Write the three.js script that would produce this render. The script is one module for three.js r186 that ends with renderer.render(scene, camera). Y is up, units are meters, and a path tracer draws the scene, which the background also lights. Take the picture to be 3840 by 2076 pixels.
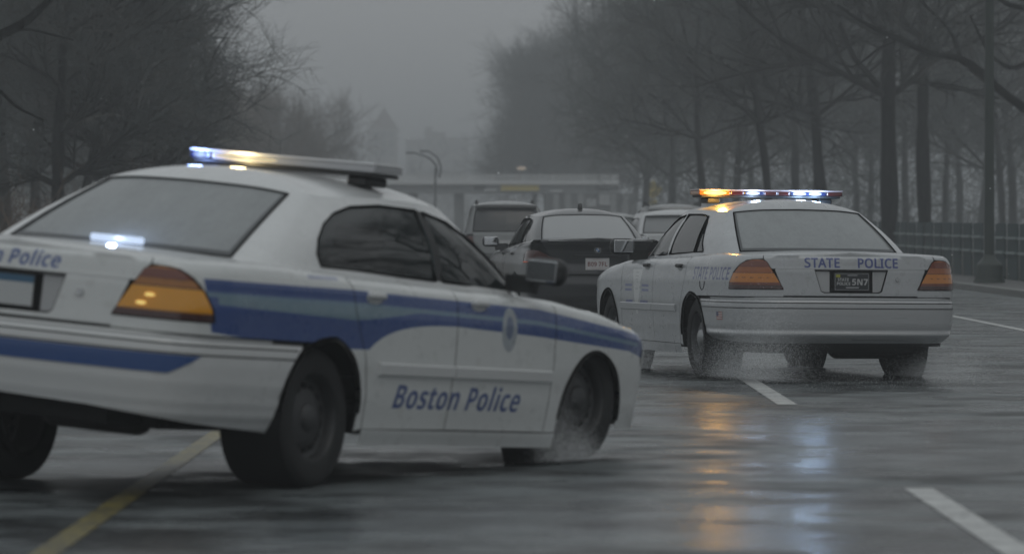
import * as THREE from 'three';
import { mergeGeometries, mergeVertices } from 'three/addons/utils/BufferGeometryUtils.js';
import { RoundedBoxGeometry } from 'three/addons/geometries/RoundedBoxGeometry.js';

// ───────────────────────── camera, sky, sun, exposure ─────────────────────────
const scene = new THREE.Scene();
const FPX = 18000, EYE = 1.25, HOR = 855;              // focal length and horizon, in pixels of the 3840 x 2076 photograph
const camera = new THREE.PerspectiveCamera(2 * Math.atan(1038 / FPX) * 180 / Math.PI, 1024 / 553, 0.5, 6000);
camera.position.set(0, EYE, 0);
camera.rotation.x = -Math.atan((1038 - HOR) / FPX);
camera.focus = 47; camera.userData.fStop = 3.9;
camera.updateMatrixWorld(); camera.updateProjectionMatrix();

const renderer = new THREE.WebGLRenderer({ antialias: true });
renderer.toneMapping = THREE.LinearToneMapping;
renderer.toneMappingExposure = 0.405;
renderer.shadowMap.enabled = true;

{ // an even overcast sky, a little brighter overhead
  const w = 64, h = 32, d = new Float32Array(w * h * 4);
  for (let j = 0; j < h; j++) for (let i = 0; i < w; i++) {
    const el = Math.sin(((j + .5) / h - .5) * Math.PI);
    const k = .92, u = .36 * Math.max(0, el);
    d.set([k * .962 + u * .80, k * .988 + u * 1.0, k * 1.012 + u * 1.07, 1], (j * w + i) * 4);
  }
  const t = new THREE.DataTexture(d, w, h, THREE.RGBAFormat, THREE.FloatType);
  t.mapping = THREE.EquirectangularReflectionMapping; t.magFilter = t.minFilter = THREE.LinearFilter; t.needsUpdate = true;
  scene.background = t; scene.environment = t;
}
const sun = new THREE.DirectionalLight(0xfff6ea, 0.5);
sun.position.set(30, 90, 10); sun.target.position.set(0, 0, -50); sun.castShadow = true; sun.shadow.radius = 60;
Object.assign(sun.shadow.camera, { left: -60, right: 60, top: 120, bottom: -120, near: 1, far: 300 });
scene.add(sun, sun.target);
scene.fog = new THREE.FogExp2(new THREE.Color().setRGB(.905, .94, .968), 0.0019);

// ───────────────────────── helpers ─────────────────────────
function rng(seed) { let a = seed >>> 0; return () => { a = a + 0x6D2B79F5 | 0; let t = Math.imul(a ^ a >>> 15, 1 | a); t = t + Math.imul(t ^ t >>> 7, 61 | t) ^ t; return ((t ^ t >>> 14) >>> 0) / 4294967296; }; }
const V = (x, y, z) => new THREE.Vector3(x, y, z);
const lerp = (a, b, t) => a + (b - a) * t, clamp = (x, a, b) => Math.min(b, Math.max(a, x));
const names = {};
function numbered(n) { const k = names[n] = (names[n] ?? -1) + 1; return k ? `${n}_${String(k).padStart(3, '0')}` : n; }
function tag(o, label, category, group, kind) {
  if (label) o.userData.label = label;
  if (category) o.userData.category = category;
  if (group) o.userData.group = group;
  if (kind) o.userData.kind = kind;
  return o;
}
function part(name, geo, material, parent = scene) {
  if (Array.isArray(geo)) geo = merge(geo);
  const m = new THREE.Mesh(geo, material);
  m.name = parent === scene ? numbered(name) : name;
  m.castShadow = m.receiveShadow = true;
  parent.add(m); return m;
}
function thing(name, label, category, [x, y, z] = [0, 0, 0], turn = 0, group) {
  const o = new THREE.Group(); o.name = numbered(name); o.position.set(x, y, z); o.rotation.y = turn;
  tag(o, label, category, group); scene.add(o); return o;
}
function merge(list) {
  return mergeGeometries(list.map(g => {
    g = g.index ? g.toNonIndexed() : g;
    for (const k of Object.keys(g.attributes)) if (!['position', 'normal', 'uv'].includes(k)) g.deleteAttribute(k);
    if (!g.attributes.uv) g.setAttribute('uv', new THREE.BufferAttribute(new Float32Array(g.attributes.position.count * 2), 2));
    if (!g.attributes.normal) g.computeVertexNormals();
    return g;
  }));
}
const box = (w, h, d, x = 0, y = 0, z = 0, ry = 0) => { const g = new THREE.BoxGeometry(w, h, d); if (ry) g.rotateY(ry); return g.translate(x, y, z); };
const rbox = (w, h, d, r, x = 0, y = 0, z = 0) => new RoundedBoxGeometry(w, h, d, 3, r).translate(x, y, z);
function tube(pts, r0, r1, sides = 6, segs) { // tapered tube through points
  const c = new THREE.CatmullRomCurve3(pts), n = segs ?? Math.max(2, pts.length * 3), fr = c.computeFrenetFrames(n, false);
  const pos = [], nor = [], uv = [], idx = [];
  for (let i = 0; i <= n; i++) {
    const p = c.getPoint(i / n), r = typeof r0 === 'function' ? r0(i / n) : lerp(r0, r1, i / n), N = fr.normals[i], B = fr.binormals[i];
    for (let j = 0; j <= sides; j++) {
      const t = j / sides * Math.PI * 2, q = N.clone().multiplyScalar(Math.cos(t)).addScaledVector(B, Math.sin(t));
      pos.push(p.x + q.x * r, p.y + q.y * r, p.z + q.z * r); nor.push(q.x, q.y, q.z); uv.push(j / sides, i / n * 4);
    }
  }
  for (let i = 0; i < n; i++) for (let j = 0; j < sides; j++) { const a = i * (sides + 1) + j, b = a + sides + 1; idx.push(a, b, a + 1, b, b + 1, a + 1); }
  const g = new THREE.BufferGeometry();
  g.setAttribute('position', new THREE.Float32BufferAttribute(pos, 3)); g.setAttribute('normal', new THREE.Float32BufferAttribute(nor, 3)); g.setAttribute('uv', new THREE.Float32BufferAttribute(uv, 2)); g.setIndex(idx);
  return g.toNonIndexed();
}
function cyl(a, b, r0, r1 = r0, sides = 8) { return tube([a, a.clone().lerp(b, .5), b], r0, r1, sides, 2); }
const P = (px, py, Z) => V((px - 1920) / FPX * Z, EYE + (HOR - py) / FPX * Z, -Z);   // a photograph pixel at a distance, as a point to survey from

// tileable noise
function noiseTile(n, cells, seed) {
  const r = rng(seed), L = new Float32Array(cells * cells).map(() => r()), o = new Float32Array(n * n);
  for (let j = 0; j < n; j++) for (let i = 0; i < n; i++) {
    const x = i / n * cells, y = j / n * cells, x0 = x | 0, y0 = y | 0; let u = x - x0, v = y - y0; u = u * u * (3 - 2 * u); v = v * v * (3 - 2 * v);
    const x1 = (x0 + 1) % cells, y1 = (y0 + 1) % cells;
    o[j * n + i] = lerp(lerp(L[y0 * cells + x0], L[y0 * cells + x1], u), lerp(L[y1 * cells + x0], L[y1 * cells + x1], u), v);
  }
  return o;
}
function fbm(n, cells, oct, seed, gain = .5) {
  const o = new Float32Array(n * n); let amp = 1, tot = 0;
  for (let k = 0; k < oct; k++) { const t = noiseTile(n, cells << k, seed + k * 17); for (let i = 0; i < o.length; i++) o[i] += t[i] * amp; tot += amp; amp *= gain; }
  return o.map(v => v / tot);
}
function dataTex(n, fn, srgb = false, rep = [1, 1]) {
  const d = new Uint8Array(n * n * 4);
  for (let i = 0; i < n * n; i++) { const c = fn(i); const v = Array.isArray(c) ? c : [c, c, c]; for (let k = 0; k < 3; k++) d[i * 4 + k] = clamp(v[k], 0, 1) * 255; d[i * 4 + 3] = 255; }
  const t = new THREE.DataTexture(d, n, n); t.wrapS = t.wrapT = THREE.RepeatWrapping; t.magFilter = THREE.LinearFilter; t.minFilter = THREE.LinearMipmapLinearFilter; t.generateMipmaps = true;
  if (srgb) t.colorSpace = THREE.SRGBColorSpace; t.repeat.set(...rep); t.needsUpdate = true; return t;
}
const std = (r, g, b, rough = .6, o = {}) => new THREE.MeshStandardMaterial({ color: new THREE.Color().setRGB(r, g, b), roughness: rough, ...o });
const phys = (r, g, b, rough = .4, o = {}) => new THREE.MeshPhysicalMaterial({ color: new THREE.Color().setRGB(r, g, b), roughness: rough, ...o });
const glow = (r, g, b, k) => new THREE.MeshStandardMaterial({ color: 0x111111, roughness: .4, emissive: new THREE.Color().setRGB(r, g, b), emissiveIntensity: k });
function specks(x, w, h) { const R = rng(w * 7 + h); for (let i = 0; i < 2600; i++) { const s = 1 + 9 * R() ** 4; x.fillStyle = `rgba(${60 + 30 * R()},${60 + 24 * R()},${54 + 20 * R()},${.015 + .05 * R() ** 2})`; x.beginPath(); x.ellipse(R() * w, R() * h, s * (1 + R()), s, 0, 0, 7); x.fill(); } }
function canvasTex(w, h, draw) {
  const c = document.createElement('canvas'); c.width = w; c.height = h; draw(c.getContext('2d'), w, h); if (w > 900) specks(c.getContext('2d'), w, h);
  const t = new THREE.CanvasTexture(c); t.colorSpace = THREE.SRGBColorSpace; t.anisotropy = 4; return t;
}
const sr = v => Math.round(255 * (v <= .0031308 ? v * 12.92 : 1.055 * v ** (1 / 2.4) - .055));
const css = (r, g, b) => `rgb(${sr(r)},${sr(g)},${sr(b)})`;                 // linear to css
// /HELPERS

// ───────────────────────── ground and road ─────────────────────────
{
  const N = 1024, big = fbm(N, 4, 4, 5), mid = fbm(N, 24, 4, 9), fine = fbm(N, 160, 3, 33, .7), track = fbm(N, 3, 3, 71);
  const asphalt = dataTex(N, i => { const pt = clamp((big[(i * 3 + 777) % (N * N)] * .7 + mid[i] * .3 - .40) * 5, 0, 1), k = .034 + .108 * pt + .030 * (big[i] - .5) + .05 * (mid[i] - .5) + .075 * (fine[i] - .5); return [sr(k * .92) / 255, sr(k * 1.03) / 255, sr(k * 1.06) / 255]; }, true, [1 / 9, 1 / 9]);
  const wet = dataTex(N, i => { const p = clamp((big[i] * .6 + mid[i] * .4 - .44) * 7, 0, 1); return .22 + .26 * p + .14 * (fine[i] - .5); }, false, [1 / 11.7, 1 / 11.7]);
  const bump = dataTex(N, i => { const p = clamp((track[i] - .42) * 6, .12, 1); return .5 + (fine[i] - .5) * p * .8 + (mid[i] - .5) * .5; }, false, [1 / 7.3, 1 / 7.3]);
  const roadM = new THREE.MeshPhysicalMaterial({ color: 0xffffff, map: asphalt, roughness: 1, roughnessMap: wet, bumpMap: bump, bumpScale: .009, ior: 1.33 });
  const flat = (x0, x1, z0, z1, y, nx = 1, nz = 1) => {
    const g = new THREE.PlaneGeometry(x1 - x0, z1 - z0, nx, nz).rotateX(-Math.PI / 2).translate((x0 + x1) / 2, y, (z0 + z1) / 2), p = g.attributes.position, u = g.attributes.uv;
    for (let i = 0; i < p.count; i++) u.setXY(i, p.getX(i), p.getZ(i)); return g;
  };
  const soil = dataTex(512, i => { const b = big[(i % 512) + ((i / 512) | 0) * N], f = fine[(i % 512) + ((i / 512) | 0) * N]; const k = .05 + .05 * (b - .5) + .05 * (f - .5); return [sr(k * 1.05) / 255, sr(k) / 255, sr(k * .75) / 255]; }, true, [1 / 6, 1 / 6]);
  part('ground', flat(-1500, 1500, -2600, 120, -.03), new THREE.MeshStandardMaterial({ map: soil, roughness: .95 })).userData.kind = 'structure';
  part('road', flat(-7.4, 9.2, -700, 60, 0, 1, 8), roadM).userData.kind = 'structure';
  // kerbs and pavements
  const concrete = dataTex(512, i => { const k = .16 + .06 * (mid[(i % 512) + ((i / 512) | 0) * N] - .5) + .05 * (fine[(i % 512) + ((i / 512) | 0) * N] - .5); return [sr(k) / 255, sr(k) / 255, sr(k * .96) / 255]; }, true, [1 / 4, 1 / 4]);
  const kerbM = new THREE.MeshStandardMaterial({ map: concrete, roughness: .5 });
  const kr = new THREE.Group(); kr.name = 'kerb_right'; kr.userData.kind = 'structure'; scene.add(kr);
  for (let z = 30; z < 190; z += 3) part('kerb_stone', rbox(.18, .26, 2.985, .02, 9.29, .0, -z), kerbM, kr);
  const kl = new THREE.Group(); kl.name = 'kerb_left'; kl.userData.kind = 'structure'; scene.add(kl);
  for (let z = 15; z < 150; z += 3) part('kerb_stone', rbox(.18, .26, 2.985, -7.49, .0, -z), kerbM, kl);
  part('pavement', box(1.6, .2, 700, 10.18, .015, -330), new THREE.MeshStandardMaterial({ map: concrete, color: 0x8f8f8f, roughness: .45 })).userData.kind = 'structure';
  // painted lines, worn
  const worn = (r, g, b, w0) => dataTex(256, i => { const q = ((i % 256) * 4) % N + (((i / 256) | 0) * 4) * N, k = clamp(w0 + .9 * (mid[q] - .5) + 1.6 * (fine[q] - .5), .06, 1); return [sr(lerp(.05, r, k)) / 255, sr(lerp(.05, g, k)) / 255, sr(lerp(.05, b, k)) / 255]; }, true, [1 / 3.1, 1 / 3.1]);
  const whiteP = new THREE.MeshPhysicalMaterial({ map: worn(.62, .63, .62, .80), roughness: .35, ior: 1.33 }), yellowP = new THREE.MeshPhysicalMaterial({ map: worn(.40, .32, .05, .28), roughness: .35, ior: 1.33 });
  const lineOf = (name, x0, x1, za, zb, m, label, group) => { const o = part(name, flat(x0, x1, -zb, -za, .004, 1, 12), m); o.userData.kind = 'structure'; };
  for (const z of [-2, 16.6, 33.9, 51, 68, 85, 102]) lineOf('lane_dash', 1.88, 2.02, z, z + 6.4, whiteP);
  lineOf('edge_line', 6.2, 6.33, -20, 170, whiteP);
  lineOf('centre_line', -1.85, -1.735, -20, 170, yellowP);
}

// ───────────────────────── trimmed surface patches ─────────────────────────
function clipCell(poly, u0, u1, v0, v1) {
  const cut = (p, inside, cross) => { const o = []; for (let i = 0; i < p.length; i++) { const a = p[i], b = p[(i + 1) % p.length], ia = inside(a), ib = inside(b); if (ia) o.push(a); if (ia !== ib) o.push(cross(a, b)); } return o; };
  const cu = k => (a, b) => { const t = (k - a[0]) / (b[0] - a[0]); return [k, a[1] + (b[1] - a[1]) * t]; }, cv = k => (a, b) => { const t = (k - a[1]) / (b[1] - a[1]); return [a[0] + (b[0] - a[0]) * t, k]; };
  let p = cut(poly, q => q[0] >= u0, cu(u0)); if (p.length) p = cut(p, q => q[0] <= u1, cu(u1)); if (p.length) p = cut(p, q => q[1] >= v0, cv(v0)); if (p.length) p = cut(p, q => q[1] <= v1, cv(v1));
  return p;
}
const area2 = p => { let s = 0; for (let i = 0; i < p.length; i++) { const a = p[i], b = p[(i + 1) % p.length]; s += a[0] * b[1] - b[0] * a[1]; } return s / 2; };
/** poly in (u, v), mapped by map(u, v) to a point; normals face away from centre c. */
function patch(poly, map, du, dv, c, uvf) {
  let u0 = 1e9, u1 = -1e9, v0 = 1e9, v1 = -1e9;
  for (const [u, v] of poly) { u0 = Math.min(u0, u); u1 = Math.max(u1, u); v0 = Math.min(v0, v); v1 = Math.max(v1, v); }
  const nu = Math.max(1, Math.ceil((u1 - u0) / du)), nv = Math.max(1, Math.ceil((v1 - v0) / dv));
  const pos = [], nor = [], uv = [], cache = new Map();
  const at = ([u, v]) => {
    const k = u.toFixed(6) + ',' + v.toFixed(6); let r = cache.get(k);
    if (!r) {
      const e = 1e-4, p = map(u, v), a = map(u + e, v).sub(map(u - e, v)), b = map(u, v + e).sub(map(u, v - e)), n = a.cross(b).normalize();
      if (!(n.lengthSq() > .5)) n.set(0, 1, 0);
      if (n.dot(p.clone().sub(c)) < 0) n.negate();
      r = { p, n }; cache.set(k, r);
    }
    return r;
  };
  const tri = (A, B, C) => {
    const a = at(A), b = at(B), d = at(C), fn = b.p.clone().sub(a.p).cross(d.p.clone().sub(a.p));
    if (fn.lengthSq() < 1e-16) return;
    const s = fn.dot(a.n) < 0 ? [a, d, b] : [a, b, d];
    for (const q of s) { pos.push(q.p.x, q.p.y, q.p.z); nor.push(q.n.x, q.n.y, q.n.z); const t = uvf ? uvf(q.p) : [q.p.z, q.p.y]; uv.push(t[0], t[1]); }
  };
  for (let i = 0; i < nu; i++) for (let j = 0; j < nv; j++) {
    const a = lerp(u0, u1, i / nu), b = lerp(u0, u1, (i + 1) / nu), d = lerp(v0, v1, j / nv), e = lerp(v0, v1, (j + 1) / nv);
    let p = clipCell(poly, a, b, d, e); if (p.length < 3) continue;
    p = p.filter((q, k) => { const n = p[(k + 1) % p.length]; return Math.abs(q[0] - n[0]) > 1e-7 || Math.abs(q[1] - n[1]) > 1e-7; });
    if (p.length < 3 || Math.abs(area2(p)) < 1e-9) continue;
    for (const t of THREE.ShapeUtils.triangulateShape(p.map(q => new THREE.Vector2(q[0], q[1])), [])) tri(p[t[0]], p[t[1]], p[t[2]]);
  }
  const g = new THREE.BufferGeometry();
  g.setAttribute('position', new THREE.Float32BufferAttribute(pos, 3)); g.setAttribute('normal', new THREE.Float32BufferAttribute(nor, 3)); g.setAttribute('uv', new THREE.Float32BufferAttribute(uv, 2));
  return g;
}
const pw = pts => s => { if (s <= pts[0][0]) return pts[0][1]; for (let i = 1; i < pts.length; i++) if (s <= pts[i][0]) { let t = (s - pts[i - 1][0]) / (pts[i][0] - pts[i - 1][0]); return lerp(pts[i - 1][1], pts[i][1], t * t * (3 - 2 * t) * .5 + t * .5); } return pts.at(-1)[1]; };

// ───────────────────────── a car body, drawn from its measurements ─────────────────────────
// Body measures use s (metres forward of the tail), y (up), z (to the right).
function carBody(S) {
  const mid = S.mid, W = new THREE.Matrix4().makeTranslation(0, .35 + (S.heave || 0), 0).multiply(new THREE.Matrix4().makeRotationFromEuler(new THREE.Euler(S.pitch || 0, 0, -(S.roll || 0), 'XYZ'))).multiply(new THREE.Matrix4().makeTranslation(0, -.35, 0));
  const C = (s, y, z) => V(z, y, mid - s);                       // car axes: x right, y up, -z forward
  const curve = new THREE.CatmullRomCurve3(S.outline.map(([s, z]) => V(s, 0, z)), false, 'centripetal'); curve.arcLengthDivisions = 400;
  const tab = curve.getSpacedPoints(400), yTop = pw(S.yTop);
  const out = a => { const x = clamp(a, 0, 1) * 400, i = Math.min(399, x | 0), t = x - i; return [lerp(tab[i].x, tab[i + 1].x, t), lerp(tab[i].z, tab[i + 1].z, t)]; };
  const As = s => { let lo = 0, hi = 1; for (let k = 0; k < 30; k++) { const m = (lo + hi) / 2; out(m)[0] < s ? lo = m : hi = m; } return lo; };
  const Az = z => { let lo = 0, hi = .5; for (let k = 0; k < 30; k++) { const m = (lo + hi) / 2; out(m)[1] < z ? lo = m : hi = m; } return lo; };
  const side = pw(S.sideProf), rear = pw(S.rearProf), R = S.shoulder ?? .1;
  const wrap = (sg, off = 0, prof) => (a, y) => {
    const e = .004, [s0, z0] = out(a), p = out(Math.max(0, a - e)), q = out(Math.min(1, a + e)); let ts = q[0] - p[0], tz = q[1] - p[1]; const l = Math.hypot(ts, tz) || 1; ts /= l; tz /= l;
    let ns = -tz, nz = ts; if (a < .02) { ns = -1; nz = 0; } if (a > .98) { ns = 1; nz = 0; }
    const wr = ns < 0 ? ns * ns : 0, yt = yTop(s0), h = clamp((yt - y) / lerp(R, S.shoulderRear ?? R, wr), 0, 1);
    const Rr = lerp(R, S.shoulderRear ?? R, wr), rr = Rr * (S.shoulderIn ?? 1);
    let d = (prof ? prof(y, wr) : lerp(side(y), rear(y), wr)) + rr * (1 - Math.sqrt(Math.max(0, 1 - (1 - h) ** 2)));
    d -= off;
    return C(s0 - ns * d, y, sg * Math.max(0, z0 - nz * d));
  };
  // deck: from the top edge of the wrap to the middle
  const deck = sg => (a, r) => { const e = wrap(1)(a, yTop(out(a)[0])); const s = mid - e.z; return C(s, e.y + S.crown * (1 - (1 - r) ** 2), sg * e.x * (1 - r)); };
  // greenhouse
  const cr = pts => new THREE.CatmullRomCurve3(pts.map(p => V(...p)), false, 'catmullrom', .5), base = cr(S.ghBase), roof = cr(S.ghRoof), K = S.ghBase.length - 1;
  const gh = (sg, off = 0) => (a, t) => {
    const A = base.getPoint(clamp(a, 0, 1)), B = roof.getPoint(clamp(a, 0, 1)), T = base.getTangent(clamp(a, .001, .999)); const l = Math.hypot(T.x, T.z) || 1;
    let ns = -T.z / l, nz = T.x / l; if (a < .015) { ns = -1; nz = 0; } if (a > .985) { ns = 1; nz = 0; }
    const b = (S.bulge ?? .03) * Math.sin(Math.PI * clamp(t, 0, 1)) + off;
    return C(lerp(A.x, B.x, t) + ns * b, lerp(A.y, B.y, t), sg * Math.max(0, lerp(A.z, B.z, t) + nz * b));
  };
  const roofCap = sg => (a, r) => { const B = roof.getPoint(clamp(a, 0, 1)), sp = clamp(B.x, S.spine[0], S.spine[1]); return C(lerp(B.x, sp, r), B.y + (S.roofY - B.y) * (1 - (1 - r) ** 2.2), sg * B.z * (1 - r)); };
  const ghAt = (s, y) => { // (a, t) of a point in side view
    let lo = S.ghSide[0] / K, hi = S.ghSide[1] / K, a = 0, t = 0;
    for (let k = 0; k < 34; k++) { a = (lo + hi) / 2; const A = base.getPoint(a), B = roof.getPoint(a); t = (y - A.y) / (B.y - A.y); const ss = lerp(A.x, B.x, t); ss < s ? lo = a : hi = a; }
    return [a, t];
  };
  const c0 = C(mid, .7, 0);
  const uvSide = sg => p => { const s = mid - p.z; return [(sg > 0 ? s : S.L - s) / S.L, p.y / 1.6]; };
  const uvRear = p => [(p.x + 1) / 2, p.y / 1.6];
  const fix = g => g.applyMatrix4(W);
  return { C, W, fix, out, As, Az, wrap, deck, gh, roofCap, ghAt, c0, yTop, uvSide, uvRear, K, S,
    pw: (poly, sg, off = 0, uvf, prof) => fix(patch(poly, wrap(sg, off, prof), .012, .03, c0, uvf || uvSide(sg))),
    pg: (poly, sg, off = 0, uvf) => fix(patch(poly, gh(sg, off), .02, .1, C(mid, .9, 0), uvf || uvSide(sg))) };
}
const arc = (cx, cy, r, a0, a1, n = 14) => Array.from({ length: n + 1 }, (_, i) => { const t = lerp(a0, a1, i / n) * Math.PI / 180; return [cx + r * Math.cos(t), cy + r * Math.sin(t)]; });
/** a band standing proud of a surface between two heights */
function band(map, us, v0, v1, proud, map2) {
  const pos = [], idx = []; const inner = map(0), outer = map(proud);
  us.forEach(u => { const q = [inner(u, v1), outer(u, v1 - (v1 - v0) * .12), outer(u, v0 + (v1 - v0) * .12), inner(u, v0)]; q.forEach(p => pos.push(p.x, p.y, p.z)); });
  for (let i = 0; i < us.length - 1; i++) for (let k = 0; k < 3; k++) { const a = i * 4 + k, b = a + 4; idx.push(a, b, a + 1, b, b + 1, a + 1); }
  for (const e of [0, us.length - 1]) { const o = e * 4; idx.push(o, o + 1, o + 2, o, o + 2, o + 3); }
  const g = new THREE.BufferGeometry(); g.setAttribute('position', new THREE.Float32BufferAttribute(pos, 3)); g.setIndex(idx);
  const f = g.toNonIndexed(); f.computeVertexNormals(); return f;
}
const range = (a, b, n) => Array.from({ length: n + 1 }, (_, i) => lerp(a, b, i / n));
function ring(outer, hole) { // outer: [u0,u1,v0,v1]; hole: polygon; two pieces without a slit
  let l = 0, r = 0; hole.forEach((p, i) => { if (p[0] < hole[l][0]) l = i; if (p[0] > hole[r][0]) r = i; });
  const walk = (i, j) => { const o = []; for (let k = i; ; k = (k + 1) % hole.length) { o.push(hole[k]); if (k === j) break; } return o; };
  const A = walk(l, r), B = walk(r, l), mean = p => p.reduce((s, q) => s + q[1], 0) / p.length;
  const up = mean(A) > mean(B) ? A : B.slice().reverse(), dn = mean(A) > mean(B) ? B.slice().reverse() : A; // both run from left to right
  const [u0, u1, v0, v1] = outer;
  return [[[u0, hole[l][1]], ...up, [u1, hole[r][1]], [u1, v1], [u0, v1]], [[u0, hole[l][1]], ...dn, [u1, hole[r][1]], [u1, v0], [u0, v0]]];
}

// ───────────────────────── car materials ─────────────────────────
const M = {
  rubber: std(.012, .013, .014, .75), tread: std(.010, .011, .012, .85), liner: std(.010, .011, .012, .9), seal: std(.012, .013, .014, .45), plastic: std(.02, .021, .022, .45),
  steel: std(.06, .062, .065, .45, { metalness: .4 }), chrome: std(.55, .56, .57, .2, { metalness: .9 }), cap: std(.35, .36, .37, .35, { metalness: .6 }),
  glass: phys(.11, .135, .14, .03, { transmission: .93, ior: 1.5, thickness: 0 }),
  mist: phys(.36, .385, .395, .36, { transmission: .30, ior: 1.5, thickness: 0, clearcoat: .4, clearcoatRoughness: .15 }),
  redLens: phys(.16, .035, .015, .14, { clearcoat: 1 }), amberLens: phys(.55, .19, .015, .14, { clearcoat: 1 }), darkLens: phys(.05, .012, .01, .14, { clearcoat: 1 }), clearLens: phys(.38, .39, .40, .18, { clearcoat: 1 }),
  seat: std(.035, .037, .04, .9), mirrorFace: std(.6, .62, .64, .05, { metalness: 1 }), exhaust: std(.05, .05, .05, .5, { metalness: .6 }),
};
const filmN = fbm(512, 10, 5, 140, .62), filmF = fbm(512, 90, 2, 150);
const grime = dataTex(512, i => 1 - .05 * clamp((filmN[i] - .45) * 3, 0, 1) - .03 * clamp((filmF[i] - .6) * 4, 0, 1), false, [6, 2]);
const beads = dataTex(512, i => .90 + .26 * (filmN[i] - .5) + .22 * (filmF[i] - .5), false, [3, 2.2]), wetRough = dataTex(512, i => .55 + .9 * (filmN[i] - .5) + .5 * (filmF[i] - .5), false, [5, 2]);
M.mist.map = beads; M.mist.bumpMap = wetRough; M.mist.bumpScale = .002;
const paint = (r, g, b, o = {}) => phys(r, g, b, .8, { map: grime, roughnessMap: wetRough, clearcoat: .85, clearcoatRoughness: .12, ...o });

// ───────────────────────── wheels ─────────────────────────
function wheel(parent, x, z, r, w, sg, steer, rimM, capM) {
  const g = new THREE.Group(); g.name = 'wheel'; parent.add(g); g.position.set(x, r, z); g.rotation.y = steer;
  const lat = (pts, n = 64) => new THREE.LatheGeometry(pts.map(p => new THREE.Vector2(p[0], p[1])), n).rotateZ(-Math.PI / 2 * sg);
  const rr = r * .62, h = w / 2;
  const ty = [lat([[rr, -h * .9], [rr + .01, -h], [r * .86, -h * 1.03], [r * .97, -h * .86], [r, -h * .6], [r, h * .6], [r * .97, h * .86], [r * .86, h * 1.03], [rr + .01, h], [rr, h * .9]])];
  part('tyre', ty, M.rubber, g);
  const blocks = []; const bg = new THREE.BoxGeometry(w * .17, .004, r * .06);
  for (let k = 0; k < 64; k++) for (const q of [-.2, 0, .2]) { const b = bg.clone().translate(q * w, r - .0014, 0).rotateX((k + (q ? .5 : 0)) / 64 * Math.PI * 2); blocks.push(b); }
  part('tread', blocks, M.tread, g);
  const rim = part('rim', [lat([[rr, -h * .85], [rr - .012, -h * .7], [rr - .02, h * .35], [rr - .008, h * .8], [rr, h * .9]], 32), lat([[rr - .018, h * .45], [rr * .80, h * .30], [rr * .62, h * .55], [rr * .36, h * .62], [.001, h * .62]], 32)], rimM, g);
  const hole = []; for (let k = 0; k < 14; k++) { const t = k / 14 * Math.PI * 2; hole.push(new THREE.CylinderGeometry(.020, .020, .012, 10).rotateZ(Math.PI / 2).translate(sg * h * .45, Math.cos(t) * rr * .71, Math.sin(t) * rr * .71)); }
  part('vent_holes', hole, M.liner, g).userData.kind = 'stuff';
  part('hub_cap', [lat([[rr * .34, h * .60], [rr * .32, h * .74], [rr * .2, h * .86], [.001, h * .9]], 24)], capM, g);
  return g;
}

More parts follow.
